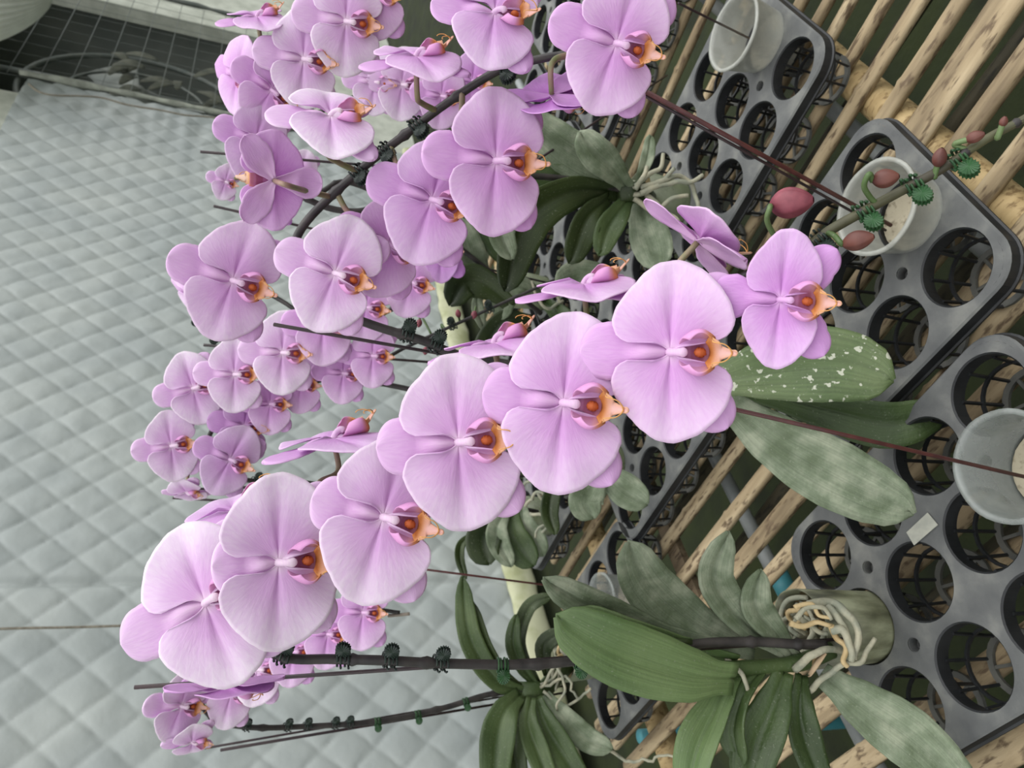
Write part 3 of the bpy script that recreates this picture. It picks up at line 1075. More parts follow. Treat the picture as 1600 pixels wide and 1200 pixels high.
def lip_mesh(seed):
    V = []; Fc = []; Cs = []; Us = []
    def add(vs, fs, cs, us):
        b0 = len(V); V.extend(vs); Fc.extend([tuple(b0 + k for k in f) for f in fs]); Cs.extend(cs); Us.extend(us)
    # cup: floor and the two side lobes in one curved sheet
    na_, nf = 14, 26
    g = []; cc = []; uu = []
    for i in range(na_ + 1):
        a = i / na_
        row = []; cr = []; ur = []
        for j in range(nf + 1):
            f = -1 + 2 * j / nf
            phi = f * 122 * D2R
            lobe = max(0, min(1, (abs(f) - 0.25) / 0.3))
            Rr = (0.085 + 0.125 * math.sin(PI * min(1, 0.08 + 0.80 * a)) ** 0.8)
            hgt = 0.145 * (0.72 + 0.28 * math.sin(PI * (0.1 + 0.8 * a)))
            edge = abs(f) ** 3
            am = 0.27 + (a - 0.5) * 0.37 * (1 - 0.42 * edge) + 0.03 * edge
            X = Rr * math.sin(phi) * (1.0 + 0.12 * lobe)
            Z = 0.03 + hgt - hgt * math.cos(phi) * (1.0 if abs(phi) < PI / 2 else 1.15)
            row.append(Vector((X, -am, Z)))
            inner = PKD.lerp(MAG, 0.55 * (int(abs(f) * 26 + a * 3) % 2) * (1 - lobe) * (1 if 0.2 < a < 0.85 else 0) + 0.1)
            outer = PKL.lerp(PKD, 0.15)
            c = inner.lerp(outer, lobe)
            o_ = max(0, min(1, (a - 0.56) / 0.30)) * (0.30 + 0.62 * lobe)
            c = c.lerp(OR, o_)
            cr.append(c); ur.append((a, f))
        g.append(row); cc.append(cr); uu.append(ur)
    add(*shell(g, cc, uu, 0.012))
    # mid lobe, anchor shaped, rising to its tip
    tab = [(0, .10), (.12, .155), (.22, .165), (.32, .10), (.46, .062), (.65, .042), (.82, .028), (.93, .030), (1, .0)]
    g = []; cc = []; uu = []
    for i in range(21):
        t = i / 20
        hw = lerp_tab(tab, t)
        Y = -0.40 - 0.25 * t; Zc = 0.045 + 0.25 * t ** 0.9
        row = []; cr = []; ur = []
        for j in range(9):
            v = -1 + j / 4
            row.append(Vector((v * hw, Y + 0.05 * v * v * (1 if t < 0.3 else 0), Zc + 0.10 * v * v * (1 if t < 0.36 else 0.2))))
            c = OR.lerp(RED, 0.35 * max(0, 1 - t * 4)).lerp(YE, min(1, t / .3)).lerp(CRM, max(0, min(1, (t - 0.12) / 0.28)) * (1 - 0.5 * abs(v) ** 2))
            cr.append(c); ur.append((t, v))
        g.append(row); cc.append(cr); uu.append(ur)
    g = [r[::-1] for r in g]; cc = [r[::-1] for r in cc]; uu = [r[::-1] for r in uu]
    add(*shell(g, cc, uu, 0.014))
    # callus
    mb = MB()
    def cal(u, v):
        a = 2 * PI * u; ph = PI * v
        k = 1 + 0.16 * math.sin(a * 9 + 5 * math.cos(ph * 4)) * math.sin(ph)
        return Vector((0.050 * math.sin(ph) * math.cos(a) * k, -0.30 + 0.062 * math.sin(ph) * math.sin(a) * k, 0.09 + 0.06 * math.cos(ph)))
    mb.grid(cal, 20, 10)
    add(mb.v, mb.f, [RED.lerp(OR, 0.15)] * len(mb.v), [(v.x, v.y) for v in mb.v])
    # tendrils
    for sd in (-1, 1):
        mb = MB()
        pts = catmull([Vector((0, -0.60, 0.27)), Vector((sd * 0.045, -0.575, 0.30)), Vector((sd * 0.085, -0.52, 0.33)), Vector((sd * 0.10, -0.44, 0.33)), Vector((sd * 0.11, -0.41, 0.31)), Vector((sd * 0.135, -0.42, 0.30))], 5)
        mb.tube(pts, [0.0085 - 0.004 * k / (len(pts) - 1) for k in range(len(pts))], 6)
        add(mb.v, mb.f, [YE] * len(mb.v), [(v.x, v.y) for v in mb.v])
    me = mesh('lip', V, Fc)
    return col_mesh(me, Cs, Us)


def column_mesh():
    mb = MB()
    mb.tube(catmull([Vector((0, 0.02, -0.03)), Vector((0, -0.01, 0.06)), Vector((0, -0.05, 0.115)), Vector((0, -0.105, 0.14)), Vector((0, -0.145, 0.125)), Vector((0, -0.155, 0.11))], 4),
            [0.05, 0.05, 0.05, 0.048, 0.046, 0.044, 0.042, 0.042, 0.042, 0.042, 0.043, 0.045, 0.047, 0.05, 0.052, 0.053, 0.05, 0.045, 0.035, 0.022, 0.012], 12)
    me = mb.mesh('column')
    cs = []
    for v in me.vertices:
        cs.append(WH.lerp(IN, 0.45 if v.co.y > -0.08 else 0.28))
    return col_mesh(me, cs, [(v.co.x, v.co.y) for v in me.vertices])


VAR = []
for s_ in range(4):
    VAR.append(dict(
        pr=petal_mesh(1, s_ * 1.7 + 0.3, 0.03 * s_), pl=petal_mesh(-1, s_ * 2.1 + 5, 0.03 * (3 - s_)),
        sd=sepal_mesh(SEP_D, 90, 0.97, -0.02, s_, 0.085, 0.06),
        sl=sepal_mesh(SEP_L, 180 + 37, 1.02, -0.03, s_ + 3, 0.03, 0.10), sr=sepal_mesh(SEP_L, -37, 1.02, -0.03, s_ + 6, 0.03, 0.10),
        lip=lip_mesh(s_)))
VY = dict(pr=petal_mesh(1, 0.9, -0.15, 0.80), pl=petal_mesh(-1, 3.9, -0.15, 0.80), sd=sepal_mesh(SEP_D, 90, 0.95, -0.02, 9, 0.055, 0.0),
          sl=sepal_mesh(SEP_L, 180 + 42, 1.0, -0.03, 11, 0.03, 0.02), sr=sepal_mesh(SEP_L, -42, 1.0, -0.03, 12, 0.03, 0.02), lip=lip_mesh(8))
COLM = column_mesh(); COLM.materials.append(M_petal)
for V_ in VAR + [VY]:
    for k, me in V_.items():
        me.materials.append(M_lip if k == 'lip' else M_petal)

fcount = 0


def flower(plant, px, py, S, D, al=180, be=0, ta=0, tint=(1, 1, 1), path=None, young=False, lip=1.0, ped=True, ds=1.0):
    """px,py,D place of the flower's centre; S = petal reach in photo pixels at that distance; al = direction of the dorsal sepal;
    the flower faces the viewer and leans by ta degrees towards be"""
    global fcount
    fcount += 1
    c = P(px, py, D)
    size = S * D / F
    n0 = -(ray(px, py).normalized())
    def imd(a):
        a = a * D2R
        v = right * math.cos(a) + (-upv) * math.sin(a)
        v = v - n0 * v.dot(n0)
        return v.normalized()
    Yd = imd(al)
    rndt = (random.random() - .5) * 6
    bd = imd(be)
    ax = n0.cross(bd)
    Rq = Matrix.Rotation(ta * D2R, 3, ax)
    N = Rq @ n0
    Y = Rq @ Yd
    X = Y.cross(N)
    Mx = Matrix((X, Y, N)).transposed().to_4x4()
    Mx.translation = Vector((0, 0, 0))
    base = Vector(plant['_o'])
    loc = c - base
    o = bpy.data.objects.new('flower', COLM)
    col.objects.link(o)
    o.parent = plant
    o.matrix_local = Matrix.Translation(loc) @ Mx @ Matrix.Scale(size, 4)
    o.color = (*tint, 1)
    V_ = VY if young else VAR[fcount % 4]
    for key, nm in (('sd', 'sepal'), ('sl', 'sepal'), ('sr', 'sepal'), ('pl', 'petal'), ('pr', 'petal'), ('lip', 'lip')):
        ch = bpy.data.objects.new(nm, V_[key])
        col.objects.link(ch)
        ch.parent = o
        ch.color = (*tint, 1) if key != 'lip' else (1, 1, 1, 1)
        if key == 'sd' and ds != 1.0:
            ch.scale = (1, ds, 1)
        if key == 'lip':
            ch.scale = (lip * 1.03,) * 3
    if path and ped:
        st = c - N * size * 0.04
        q, tg = nearest(path, c - N * 0.03)
        L = (q - st).length
        if L > 0.10:
            q = st + (q - st).normalized() * 0.10
        mid1 = st - N * min(0.35 * L + 0.006, 0.03)
        pts = catmull([st, mid1, q + (mid1 - q) * 0.45 + Vector((0, 0, 0.006)), q], 5)
        link('pedicel', MB().tube(pts, [0.0021 + 0.0006 * (k / (len(pts) - 1)) for k in range(len(pts))], 7).mesh('ped'), M_ped, plant)
    return o


def nearest(path, q):
    best = None
    for i in range(len(path) - 1):
        d = (path[i] - q).length
        if best is None or d < best[0]:
            best = (d, i)
    i = best[1]
    return path[i].copy(), (path[i + 1] - path[i]).normalized()


def nearest_px(path, px, py, lo=0.0, hi=1.0):
    best = None
    n = len(path)
    for i in range(int(lo * n), min(n - 1, int(hi * n))):
        x, y, d = proj(path[i])
        e_ = (x - px) ** 2 + (y - py) ** 2
        if best is None or e_ < best[0]:
            best = (e_, i)
    i = best[1]
    return path[i].copy(), (path[i + 1] - path[i]).normalized()


def path3(pts, n=8):
    return catmull([P(*p) for p in pts], n)


LEAF_TAB = [(0, .42), (.12, .5), (.3, .78), (.5, .97), (.62, 1.0), (.78, .9), (.9, .70), (.97, .42), (1.0, .04)]


def leaf(plant, pts, W, m, roll=0.0, fold=0.22, tip=None, base=0.42):
    c = path3(pts, 7)
    n = len(c) - 1
    nv = 10
    g = []
    for i, p in enumerate(c):
        t = c[min(i + 1, n)] - c[max(i - 1, 0)]
        t.normalize()
        vdir = (CAM - p).normalized()
        side = t.cross(vdir).normalized()
        nn = side.cross(t).normalized()
        a = roll * D2R
        side2 = side * math.cos(a) + nn * math.sin(a)
        nn2 = nn * math.cos(a) - side * math.sin(a)
        u = i / n
        hw = lerp_tab(LEAF_TAB, u) * W / 2
        if u < 0.12: hw = W / 2 * (base + (0.5 - base) * u / 0.12)
        row = []
        for j in range(nv + 1):
            v = -1 + 2 * j / nv
            zz = fold * hw * (abs(v) ** 1.2) - 0.0022 * math.exp(-(v / 0.10) ** 2) - fold * 0.5 * hw * max(0, abs(v) - 0.6)
            zz += 0.0015 * math.sin(u * 9 + v * 2)
            row.append(p + side2 * (v * hw) + nn2 * zz)
        g.append(row)
    mb = MB()
    mb.grid(lambda a, b: g[round(a * n)][round(b * nv)], n, nv, 0.0016)
    me = mb.mesh('leaf')
    W_ = nv + 1
    ul = me.uv_layers.new(name='UVMap')
    tot = (n + 1) * W_
    for lp in me.loops:
        k = lp.vertex_index % tot
        ul.data[lp.index].uv = ((k // W_) / n + roll, (k % W_) / nv)
    return link('leaf', me, m, plant)


def root(plant, pts, r, m=M_root, n=6, wig=0.003):
    pp = path3(pts, n)
    sd_ = random.random() * 50
    pp = [p + Vector((mnoise.noise(p * 60 + Vector((sd_, 0, 0))), mnoise.noise(p * 60 + Vector((0, sd_, 0))), mnoise.noise(p * 60))) * wig for p in pp]
    return link('root', MB().tube(pp, [r * (1 - 0.3 * k / len(pp)) for k in range(len(pp))], 7).mesh('root'), m, plant)


def spike(plant, pts, r0, r1, m=M_stem_dark, name='flower_spike', nodes=True):
    pp = path3(pts, 10)
    n = len(pp)
    rs = [r0 + (r1 - r0) * k / (n - 1) for k in range(n)]
    if nodes:
        k = 8
        while k < n:
            rs[k] *= 1.35
            k += 13
    link(name, MB().tube(pp, rs, 9).mesh('spike'), m, plant)
    return pp


def bud_mesh(L, W):
    mb = MB()
    def fn(u, v):
        a = 2 * PI * u
        prof = math.sin(PI * (0.03 + 0.94 * v)) ** 0.62 * (1.06 - 0.22 * v)
        k = 1 + 0.05 * math.cos(a * 3) - 0.13 * math.exp(-((math.sin(a * 1.5)) / 0.16) ** 2)
        return Vector((W / 2 * prof * k * math.cos(a), W / 2 * prof * k * math.sin(a) * 0.9, L * v))
    mb.grid(fn, 30, 14)
    return mb.mesh('bud')


def bud(plant, px, py, D, L, W, al, m, path, curl=None):
    c = P(px, py, D)
    n0 = -(ray(px, py).normalized())
    d = (right * math.cos(al * D2R) - upv * math.sin(al * D2R))
    d = (d - n0 * d.dot(n0)).normalized()
    d = (d * 0.9 + n0 * 0.25).normalized()
    me = bud_mesh(L, W)
    q = Vector((0, 0, 1)).rotation_difference(d)
    me.transform(Matrix.Translation(c - d * L / 2) @ q.to_matrix().to_4x4())
    link('bud', me, m, plant)
    st = c - d * L / 2
    e_, tg = nearest(path, st)
    if curl:
        pts = catmull([st, *[P(*k) for k in curl], e_], 6)
    else:
        pts = catmull([st + d * 0.002, st - d * 0.006, e_], 6)
    link('pedicel', MB().tube(pts, 0.0017, 7).mesh('ped'), M_leaf_light, plant)


# clip: claw rings round the stem with a toothed thumb disc
def clip_mesh():
    mb = MB()
    R_ = 0.0058
    for k in range(4):
        zz = (k - 1.5) * 0.0030
        pts = [Vector((R_ * math.cos(a), R_ * math.sin(a) + (0.001 if k % 2 else -0.001), zz + 0.0008 * math.sin(a))) for a in [(-70 + 320 * q / 16) * D2R for q in range(17)]]
        mb.tube(pts, 0.0009, 6)
    mb.tube([(R_, 0, -0.006), (R_ + 0.0005, 0, 0.006)], 0.0013, 6)
    # two scalloped thumb discs lying along the stem
    for yy in (-0.0016, 0.0016):
        n = 32
        b0 = len(mb.v)
        cx = R_ + 0.0052
        for s_ in (-1, 1):
            mb.v.append(Vector((cx, yy + s_ * 0.0012, 0)))
            for k in range(n):
                rr = 0.0060 if k % 2 else 0.0051
                a = 2 * PI * k / n
                mb.v.append(Vector((cx + 1.1 * rr * math.cos(a), yy + s_ * 0.0006 + (0.0004 if k % 2 else -0.0002) * s_, rr * math.sin(a))))
        for k in range(n):
            k2 = (k + 1) % n
            mb.f.append((b0, b0 + 1 + k, b0 + 1 + k2))
            mb.f.append((b0 + n + 1, b0 + n + 2 + k2, b0 + n + 2 + k))
            mb.f.append((b0 + 1 + k, b0 + n + 2 + k, b0 + n + 2 + k2, b0 + 1 + k2))
    return mb.mesh('clip', False)


ME_CL = clip_mesh(); ME_CL.materials.append(M_clip)
ME_CLD = ME_CL.copy(); ME_CLD.materials.clear(); ME_CLD.materials.append(M_clip_dark)


def clip(path, px, py, al, lb, dark=False, s=1.0, lo=0, hi=1, grp='green stem clips'):
    q, t = nearest_px(path, px, py, lo, hi)
    n0 = -(q - CAM).normalized()
    d = right * math.cos(al * D2R) - upv * math.sin(al * D2R)
    d = (d * 0.8 + n0 * 0.55)
    d = (d - t * d.dot(t)).normalized()
    X = d; Z = t; Y = Z.cross(X)
    o = bpy.data.objects.new('plant_clip', ME_CLD if dark else ME_CL)
    col.objects.link(o)
    Mx = Matrix((X, Y, Z)).transposed().to_4x4() @ Matrix.Scale(s, 4)
    Mx.translation = q
    o.matrix_world = Mx
    tag(o, lb, 'plant clip', grp)
    return o


def stake(a, b, r, lb, m=M_stake):
    pa, pb = P(*a), P(*b)
    o = link('plant_stake', MB().tube([pa, pa.lerp(pb, .5), pb], r, 8).mesh('stake'), m, origin=pa)
    tag(o, lb, 'stake', 'thin plant stakes')
    return o


# ================================================================ plant 1: the near orchid with seven open flowers
random.seed(21)
PA = empty('moth_orchid', CP1 + Vector((0, 0, 0.10)), 'near moth orchid whose arching spike carries seven large open lilac flowers and dark buds', 'orchid', 'moth orchids')
A = spike(PA, [(1290, 1008, .705), (1235, 1006, .70), (1180, 1003, .695), (1100, 1005, .685), (1010, 1019, .67), (940, 1027, .655), (840, 1038, .64), (700, 1037, .62), (600, 1032, .605), (520, 1030, .60), (440, 1026, .59), (385, 985, .585), (362, 920, .58), (400, 850, .575), (480, 780, .565), (600, 720, .55), (720, 660, .54), (850, 600, .52), (980, 540, .505), (1100, 470, .49), (1200, 410, .475), (1262, 384, .465), (1300, 358, .46), (1350, 330, .455), (1420, 292, .45), (1475, 262, .445), (1540, 218, .44), (1600, 186, .435), (1660, 150, .43)], 0.0046, 0.0022, M_stem_dark)
link('tip_stem', MB().tube([p for p in A[-75:]], [0.0034 - 0.0012 * k / 75 for k in range(75)], 9).mesh('tip'), M_stem, PA)
T0 = (1.12, 1.24, 1.12)  # tint above one whitens background petals, painting in the pale haze and extra light
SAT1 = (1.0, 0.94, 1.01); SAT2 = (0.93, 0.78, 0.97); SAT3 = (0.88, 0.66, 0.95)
flower(PA, 322, 943, 137, .535, 156, 200, 14, (1.07, 1.17, 1.07), A)  # left flowers also tinted above one, brightness put into the petal colour
flower(PA, 434, 878, 141, .515, 176, 30, 14, (1.07, 1.17, 1.07), A, ds=.70)
flower(PA, 598, 808, 138, .500, 195, 0, 5, (1.04, 1.09, 1.04), A, ds=.84)
flower(PA, 716, 691, 143, .485, 176, 0, 0, (1.02, 1.03, 1.02), A, ds=.92)
flower(PA, 880, 629, 147, .470, 187, 0, 0, (.98, .93, .99), A, ds=.9)
flower(PA, 1047, 550, 146, .452, 181, 0, 0, SAT1, A)
flower(PA, 1219, 468, 110, .438, 184, 0, 3, SAT2, A, young=True, lip=1.15)
# second rank, turned the other way
flower(PA, 368, 803, 120, .60, 160, 250, 75, (.97, .92, 1), A)
flower(PA, 522, 690, 118, .59, 148, 262, 82, (.97, .92, 1), A)
flower(PA, 772, 540, 112, .575, 152, 262, 82, SAT1, A)
flower(PA, 912, 449, 112, .56, 166, 265, 82, SAT1, A)
flower(PA, 1092, 376, 112, .50, 222, 310, 106, SAT1, A, young=True)
flower(PA, 352, 1068, 95, .60, 200, 92, 104, SAT2, A)
# buds
bud(PA, 1237, 317, .455, .025, .0195, 352, M_bud, A, [(1203, 325, .452), (1200, 350, .458)])
bud(PA, 1341, 376, .44, .0175, .012, 345, M_bud_dark, A, [(1312, 378, .445), (1303, 368, .45)])
bud(PA, 1384, 279, .44, .0145, .0115, 350, M_bud_dark, A, [(1358, 272, .44), (1350, 290, .445), (1358, 306, .45)])
bud(PA, 1468, 246, .44, .011, .009, 285, M_bud_dark, A)
bud(PA, 1524, 214, .435, .010, .007, 340, M_bud_dark, A)
bud(PA, 1568, 190, .43, .006, .005, 290, M_bud_dark, A)
# crown, leaves, roots
link('crown_stem', MB().tube(path3([(1300, 1015, .715), (1250, 1035, .71), (1190, 1042, .70), (1130, 1045, .69)], 6), [0.008] * 8 + [0.007] * 11, 12).mesh('crown'), M_leaf, PA)
leaf(PA, [(1150, 1012, .715), (1040, 1000, .70), (940, 955, .69), (848, 904, .68)], .036, M_leaf_dusty, 10, .3)
leaf(PA, [(1180, 1014, .715), (1100, 988, .71), (1018, 920, .70), (980, 846, .69)], .050, M_leaf_dusty, 0, .15)
leaf(PA, [(1232, 1022, .715), (1165, 975, .71), (1117, 905, .70), (1137, 830, .69)], .034, M_leaf_dusty, -15, .35)
leaf(PA, [(1240, 1025, .715), (1208, 985, .71), (1180, 945, .705), (1187, 890, .70)], .030, M_leaf_dusty, -15, .35)
leaf(PA, [(1147, 1060, .675), (1070, 1052, .655), (960, 1015, .64), (868, 962, .635)], .058, M_leaf_light, 14, .12, base=.5)
leaf(PA, [(1150, 1030, .70), (1060, 1012, .69), (980, 985, .685), (905, 950, .68)], .034, M_leaf_light, 30, .3)
leaf(PA, [(1150, 1050, .70), (1120, 1105, .68), (1090, 1170, .66), (1075, 1250, .65)], .036, M_leaf_light, -20, .5)
leaf(PA, [(1190, 1048, .70), (1160, 1090, .68), (1146, 1140, .67), (1160, 1195, .67)], .026, M_leaf, -30, .45)
leaf(PA, [(1225, 1050, .70), (1205, 1110, .68), (1180, 1170, .67), (1165, 1250, .66)], .042, M_leaf, 0, .3)
leaf(PA, [(1252, 1055, .71), (1250, 1110, .69), (1262, 1170, .68), (1290, 1240, .67)], .030, M_leaf, 15, .3)
leaf(PA, [(1283, 1052, .71), (1350, 1102, .69), (1430, 1160, .67), (1520, 1245, .65)], .052, M_leaf_dusty, 0, .15)
for (pp, r, m) in ([[(1244, 1046, .70), (1262, 1024, .69), (1290, 1014, .69), (1318, 1020, .70)], .0040, M_root],
                   [[(1268, 1080, .70), (1296, 1052, .69), (1318, 1038, .685), (1345, 1036, .68), (1355, 1018, .685), (1366, 998, .69)], .0030, M_root],
                   [[(1234, 974, .69), (1260, 976, .69), (1300, 974, .69)], .0028, M_root_tan],
                   [[(1243, 965, .69), (1258, 950, .69), (1285, 950, .69), (1300, 965, .69)], .0026, M_root],
                   [[(1238, 950, .69), (1270, 944, .69), (1282, 962, .69), (1300, 968, .69)], .0022, M_root_tan],
                   [[(1300, 975, .69), (1308, 995, .69), (1322, 1010, .685), (1316, 1030, .68), (1324, 1040, .68)], .0030, M_root_tan],
                   [[(1300, 985, .69), (1318, 985, .685), (1332, 1010, .68), (1328, 1036, .68)], .0040, M_root],
                   [[(1262, 946, .70), (1300, 942, .70), (1325, 960, .69), (1340, 990, .685), (1335, 1030, .68)], .0042, M_root],
                   [[(1272, 1020, .70), (1270, 1040, .695)], .0022, M_root_tan],
                   [[(1130, 1025, .70), (1150, 1040, .69), (1162, 1055, .68), (1165, 1080, .68)], .0026, M_root],
                   [[(1245, 960, .70), (1275, 985, .70), (1296, 990, .70)], .0028, M_root],
                   [[(1290, 945, .70), (1318, 975, .69), (1326, 1000, .69)], .0035, M_root]):
    root(PA, pp, r, m)
link('side_shoot', MB().tube(path3([(918, 992, .665), (990, 999, .67), (1080, 1003, .68)], 8), 0.0030, 8).mesh('shoot'), M_leaf_dark, PA)
o = link('husk', MB().grid(lambda u, v: P(1286 - 24 * u + 6 * math.sin(v * 3), 1022 + 34 * u + 16 * (v - .5) * math.sin(PI * (.1 + .8 * u)), .69 - .006 * math.sin(PI * v)), 8, 6, .001).mesh('husk'), M_scrap, PA)

ordn = ['leftmost', 'second from the left', 'third from the left', 'fourth from the left', 'fifth from the left', 'sixth from the left', 'rightmost']
for i, (px, py) in enumerate([(440, 1027), (533, 1030), (608, 1033), (686, 1036), (780, 1038), (902, 1028), (1003, 1020)]):
    clip(A, px, py, 270 if i < 4 else 95, 'dark green clip on the long bare stem of the near orchid, %s' % ordn[i], dark=i < 4, s=1.0 if i < 4 else 0.9, lo=0, hi=.42)
for i, (px, py, lb) in enumerate([(1272, 368, 'grey-green clip beside the youngest open flower'), (1348, 333, 'bright green clip above the small dark bud on the budding tip'), (1425, 290, 'green clip in the middle of the budding tip over the milky cup'), (1495, 250, 'green clip nearest the end of the budding tip')]):
    clip(A, px, py, 75, lb, dark=i == 0, s=0.92, lo=.6)

# ================================================================ plant 2: spike B
PB = empty('moth_orchid', CP2 + Vector((0, 0, 0.08)), 'moth orchid with white-spotted broad leaf, its spike arching up to the top of the photo', 'orchid', 'moth orchids')
B = spike(PB, [(1125, 603, .79), (950, 590, .76), (740, 560, .74), (660, 532, .73), (580, 507, .72), (510, 478, .71), (468, 440, .70), (458, 395, .69), (480, 345, .685), (560, 268, .67), (640, 205, .66), (700, 160, .65), (775, 112, .63), (830, 95, .62), (900, 85, .60), (960, 100, .58), (1010, 140, .57)], 0.0048, 0.0030)
flower(PB, 773, 252, 118, .585, 186, 335, 22, SAT1, B)
flower(PB, 674, 312, 106, .61, 200, 320, 8, (.97, .92, .99), B)
flower(PB, 523, 427, 98, .63, 202, 300, 6, T0, B)
flower(PB, 363, 438, 100, .65, 200, 0, 6, (1, 1.02, 1), B)
flower(PB, 606, 382, 88, .66, 202, 0, 10, SAT1, B)
flower(PB, 516, 184, 100, .60, 184, 275, 58, T0, B)
flower(PB, 428, 282, 78, .63, 215, 200, 162, SAT1, B)
flower(PB, 772, 22, 102, .57, 192, 282, 42, (.98, .94, 1), B)
flower(PB, 962, 68, 112, .54, 200, 330, 14, SAT1, B)
flower(PB, 862, 150, 84, .60, 180, 88, 112, SAT3, B)
flower(PB, 650, 92, 94, .60, 160, 268, 78, SAT1, B)
leaf(PB, [(1110, 598, .74), (1200, 578, .715), (1300, 570, .695), (1396, 594, .68)], .070, M_leaf_spot, 5, .12, base=.5)
leaf(PB, [(1125, 620, .76), (1215, 690, .73), (1320, 750, .705), (1428, 802, .69)], .064, M_leaf_dusty, 0, .15, base=.4)
leaf(PB, [(1160, 605, .80), (1290, 640, .78), (1390, 662, .765), (1480, 638, .76)], .048, M_leaf, -15, .35)
link('crown_stem', MB().tube([CP2 + Vector((0, 0, .08)), P(1120, 605, .79)], .012, 10).mesh('crown'), M_leaf, PB)
for i, (px, py, lb, dk) in enumerate([(632, 522, 'dark green clip on the stem below the big lilac flowers', 1), (680, 538, 'green clip with a glossy highlight on the same slanting stem', 1), (562, 265, 'black-green clip on the thick stem beside the half-hidden purple flowers', 1), (600, 240, 'dark clip on the thick upper stem under the side-on flower', 1), (654, 197, 'dark clip high on the thick upper stem, beside a long flower stalk', 1), (792, 104, 'dark clip near the top of the upper arching stem', 1)]):
    clip(B, px, py, 270 if i < 2 else 100, lb, dark=bool(dk), s=1.1, lo=0 if i < 2 else .5, hi=.5 if i < 2 else 1)

# ================================================================ plant 3: middle plant, top cluster
PC = empty('moth_orchid', CP3 + Vector((0, 0, 0.08)), 'middle moth orchid with glossy arching leaves and thick pale aerial roots around its pot', 'orchid', 'moth orchids')
Cc = spike(PC, [(1000, 302, 1.0), (900, 282, .96), (820, 276, .93), (740, 290, .90), (640, 300, .87), (560, 330, .85), (480, 310, .83), (420, 240, .80), (395, 150, .78), (430, 80, .77), (500, 45, .76), (570, 5, .75), (640, -40, .74)], 0.0042, 0.0028)
for a in [(540, 33, 84, .73, 190, 0, 6, T0), (474, 92, 78, .74, 190, 0, 4, T0), (424, 140, 68, .75, 215, 40, 10, SAT1), (399, 219, 66, .76, 202, 0, 8, (.98, .95, 1)), (372, 118, 62, .79, 200, 190, 50, SAT1),
          (402, 28, 66, .74, 168, 262, 76, SAT1), (585, -14, 74, .73, 190, 0, 0, SAT1)]:
    flower(PC, *a[:7], a[7], Cc)
leaf(PC, [(985, 298, 1.0), (935, 265, .98), (880, 230, .965), (822, 180, .95)], .058, M_leaf_dusty, 10, .25)
leaf(PC, [(825, 325, .90), (795, 335, .905), (783, 365, .91), (800, 405, .915)], .034, M_leaf_dusty, 10, .3)
leaf(PC, [(982, 296, .99), (955, 262, .95), (930, 238, .93), (905, 206, .92)], .042, M_leaf_dusty, 0, .25)
leaf(PC, [(978, 294, 1.01), (930, 275, 1.0), (880, 280, .99), (830, 270, .98)], .045, M_leaf, 15, .3)
leaf(PC, [(996, 292, 1.0), (1005, 265, .99), (1013, 240, .99), (1016, 212, .99)], .018, M_leaf_dusty, 0, .3)
leaf(PC, [(975, 300, 1.0), (900, 297, .96), (835, 330, .94), (805, 385, .935), (790, 455, .94)], .056, M_leaf_dark, 22, .5)
leaf(PC, [(950, 308, .99), (922, 335, .97), (904, 370, .965), (890, 412, .96)], .042, M_leaf_dark, 25, .4)
leaf(PC, [(985, 305, 1.0), (965, 335, .98), (948, 362, .975), (937, 400, .97)], .036, M_leaf, 10, .3)
leaf(PC, [(1000, 300, 1.03), (1008, 345, 1.01), (1020, 385, 1.0), (1030, 420, .99)], .054, M_leaf_dusty, 0, .1)
leaf(PC, [(965, 440, 1.05), (925, 432, 1.04), (895, 438, 1.04), (868, 446, 1.03)], .052, M_leaf_dusty, 0, .15)
link('crown_stem', MB().tube([CP3 + Vector((0, 0, .08)), P(1000, 300, 1.0), P(965, 302, .99)], .014, 10).mesh('crown'), M_leaf_dark, PC)
for pp in ([(980, 300, .99), (1010, 275, .98), (1030, 262, .98), (1036, 240, .98)], [(985, 305, .99), (1012, 300, .98), (1040, 278, .98), (1055, 262, .97)], [(990, 296, .98), (1005, 275, .97), (1012, 258, .97)],
           [(1000, 295, .98), (1040, 280, .98), (1070, 278, .99), (1085, 300, .99), (1090, 330, .98), (1080, 350, .98)], [(1000, 300, .98), (1050, 285, .98), (1080, 282, .98), (1098, 275, .98)],
           [(1010, 305, .99), (1040, 330, .98), (1058, 345, .98), (1070, 372, .98)], [(990, 310, .99), (1020, 330, .99), (1050, 310, .98), (1075, 306, .98)]):
    root(PC, pp, .0036)

# ================================================================ plant 4: hidden, small flowers of the top background row
PD = empty('moth_orchid', CP4 + Vector((0, 0, 0.08)), 'shaded moth orchid behind, with dark leaves and small background flowers at the top', 'orchid', 'moth orchids')
Dd = spike(PD, [(845, 490, 1.25), (760, 420, 1.18), (640, 330, 1.12), (545, 285, 1.08), (500, 300, 1.06), (455, 310, 1.05), (410, 280, 1.04), (420, 220, 1.03), (490, 180, 1.02), (560, 150, 1.01), (640, 145, 1.0), (700, 150, 1.0), (760, 125, 1.0)], 0.0042, 0.0026)
for a in [(352, 284, 30, 1.05, 200, 0, 10, T0), (470, 268, 36, 1.03, 200, 0, 10, T0), (585, 128, 52, .99, 190, 0, 0, T0), (628, 132, 56, .99, 190, 0, 0, T0), (690, 150, 52, .98, 190, 0, 0, SAT1), (738, 126, 48, .98, 190, 0, 0, SAT2), (441, 322, 30, 1.04, 200, 0, 0, SAT3)]:
    flower(PD, *a[:7], a[7], Dd)
leaf(PD, [(800, 478, 1.2), (760, 445, 1.18), (725, 440, 1.17), (703, 478, 1.16)], .055, M_leaf_dark, 10, .3)
leaf(PD, [(780, 470, 1.25), (745, 430, 1.2), (728, 385, 1.17), (716, 340, 1.15)], .055, M_leaf_dusty, 0, .2)
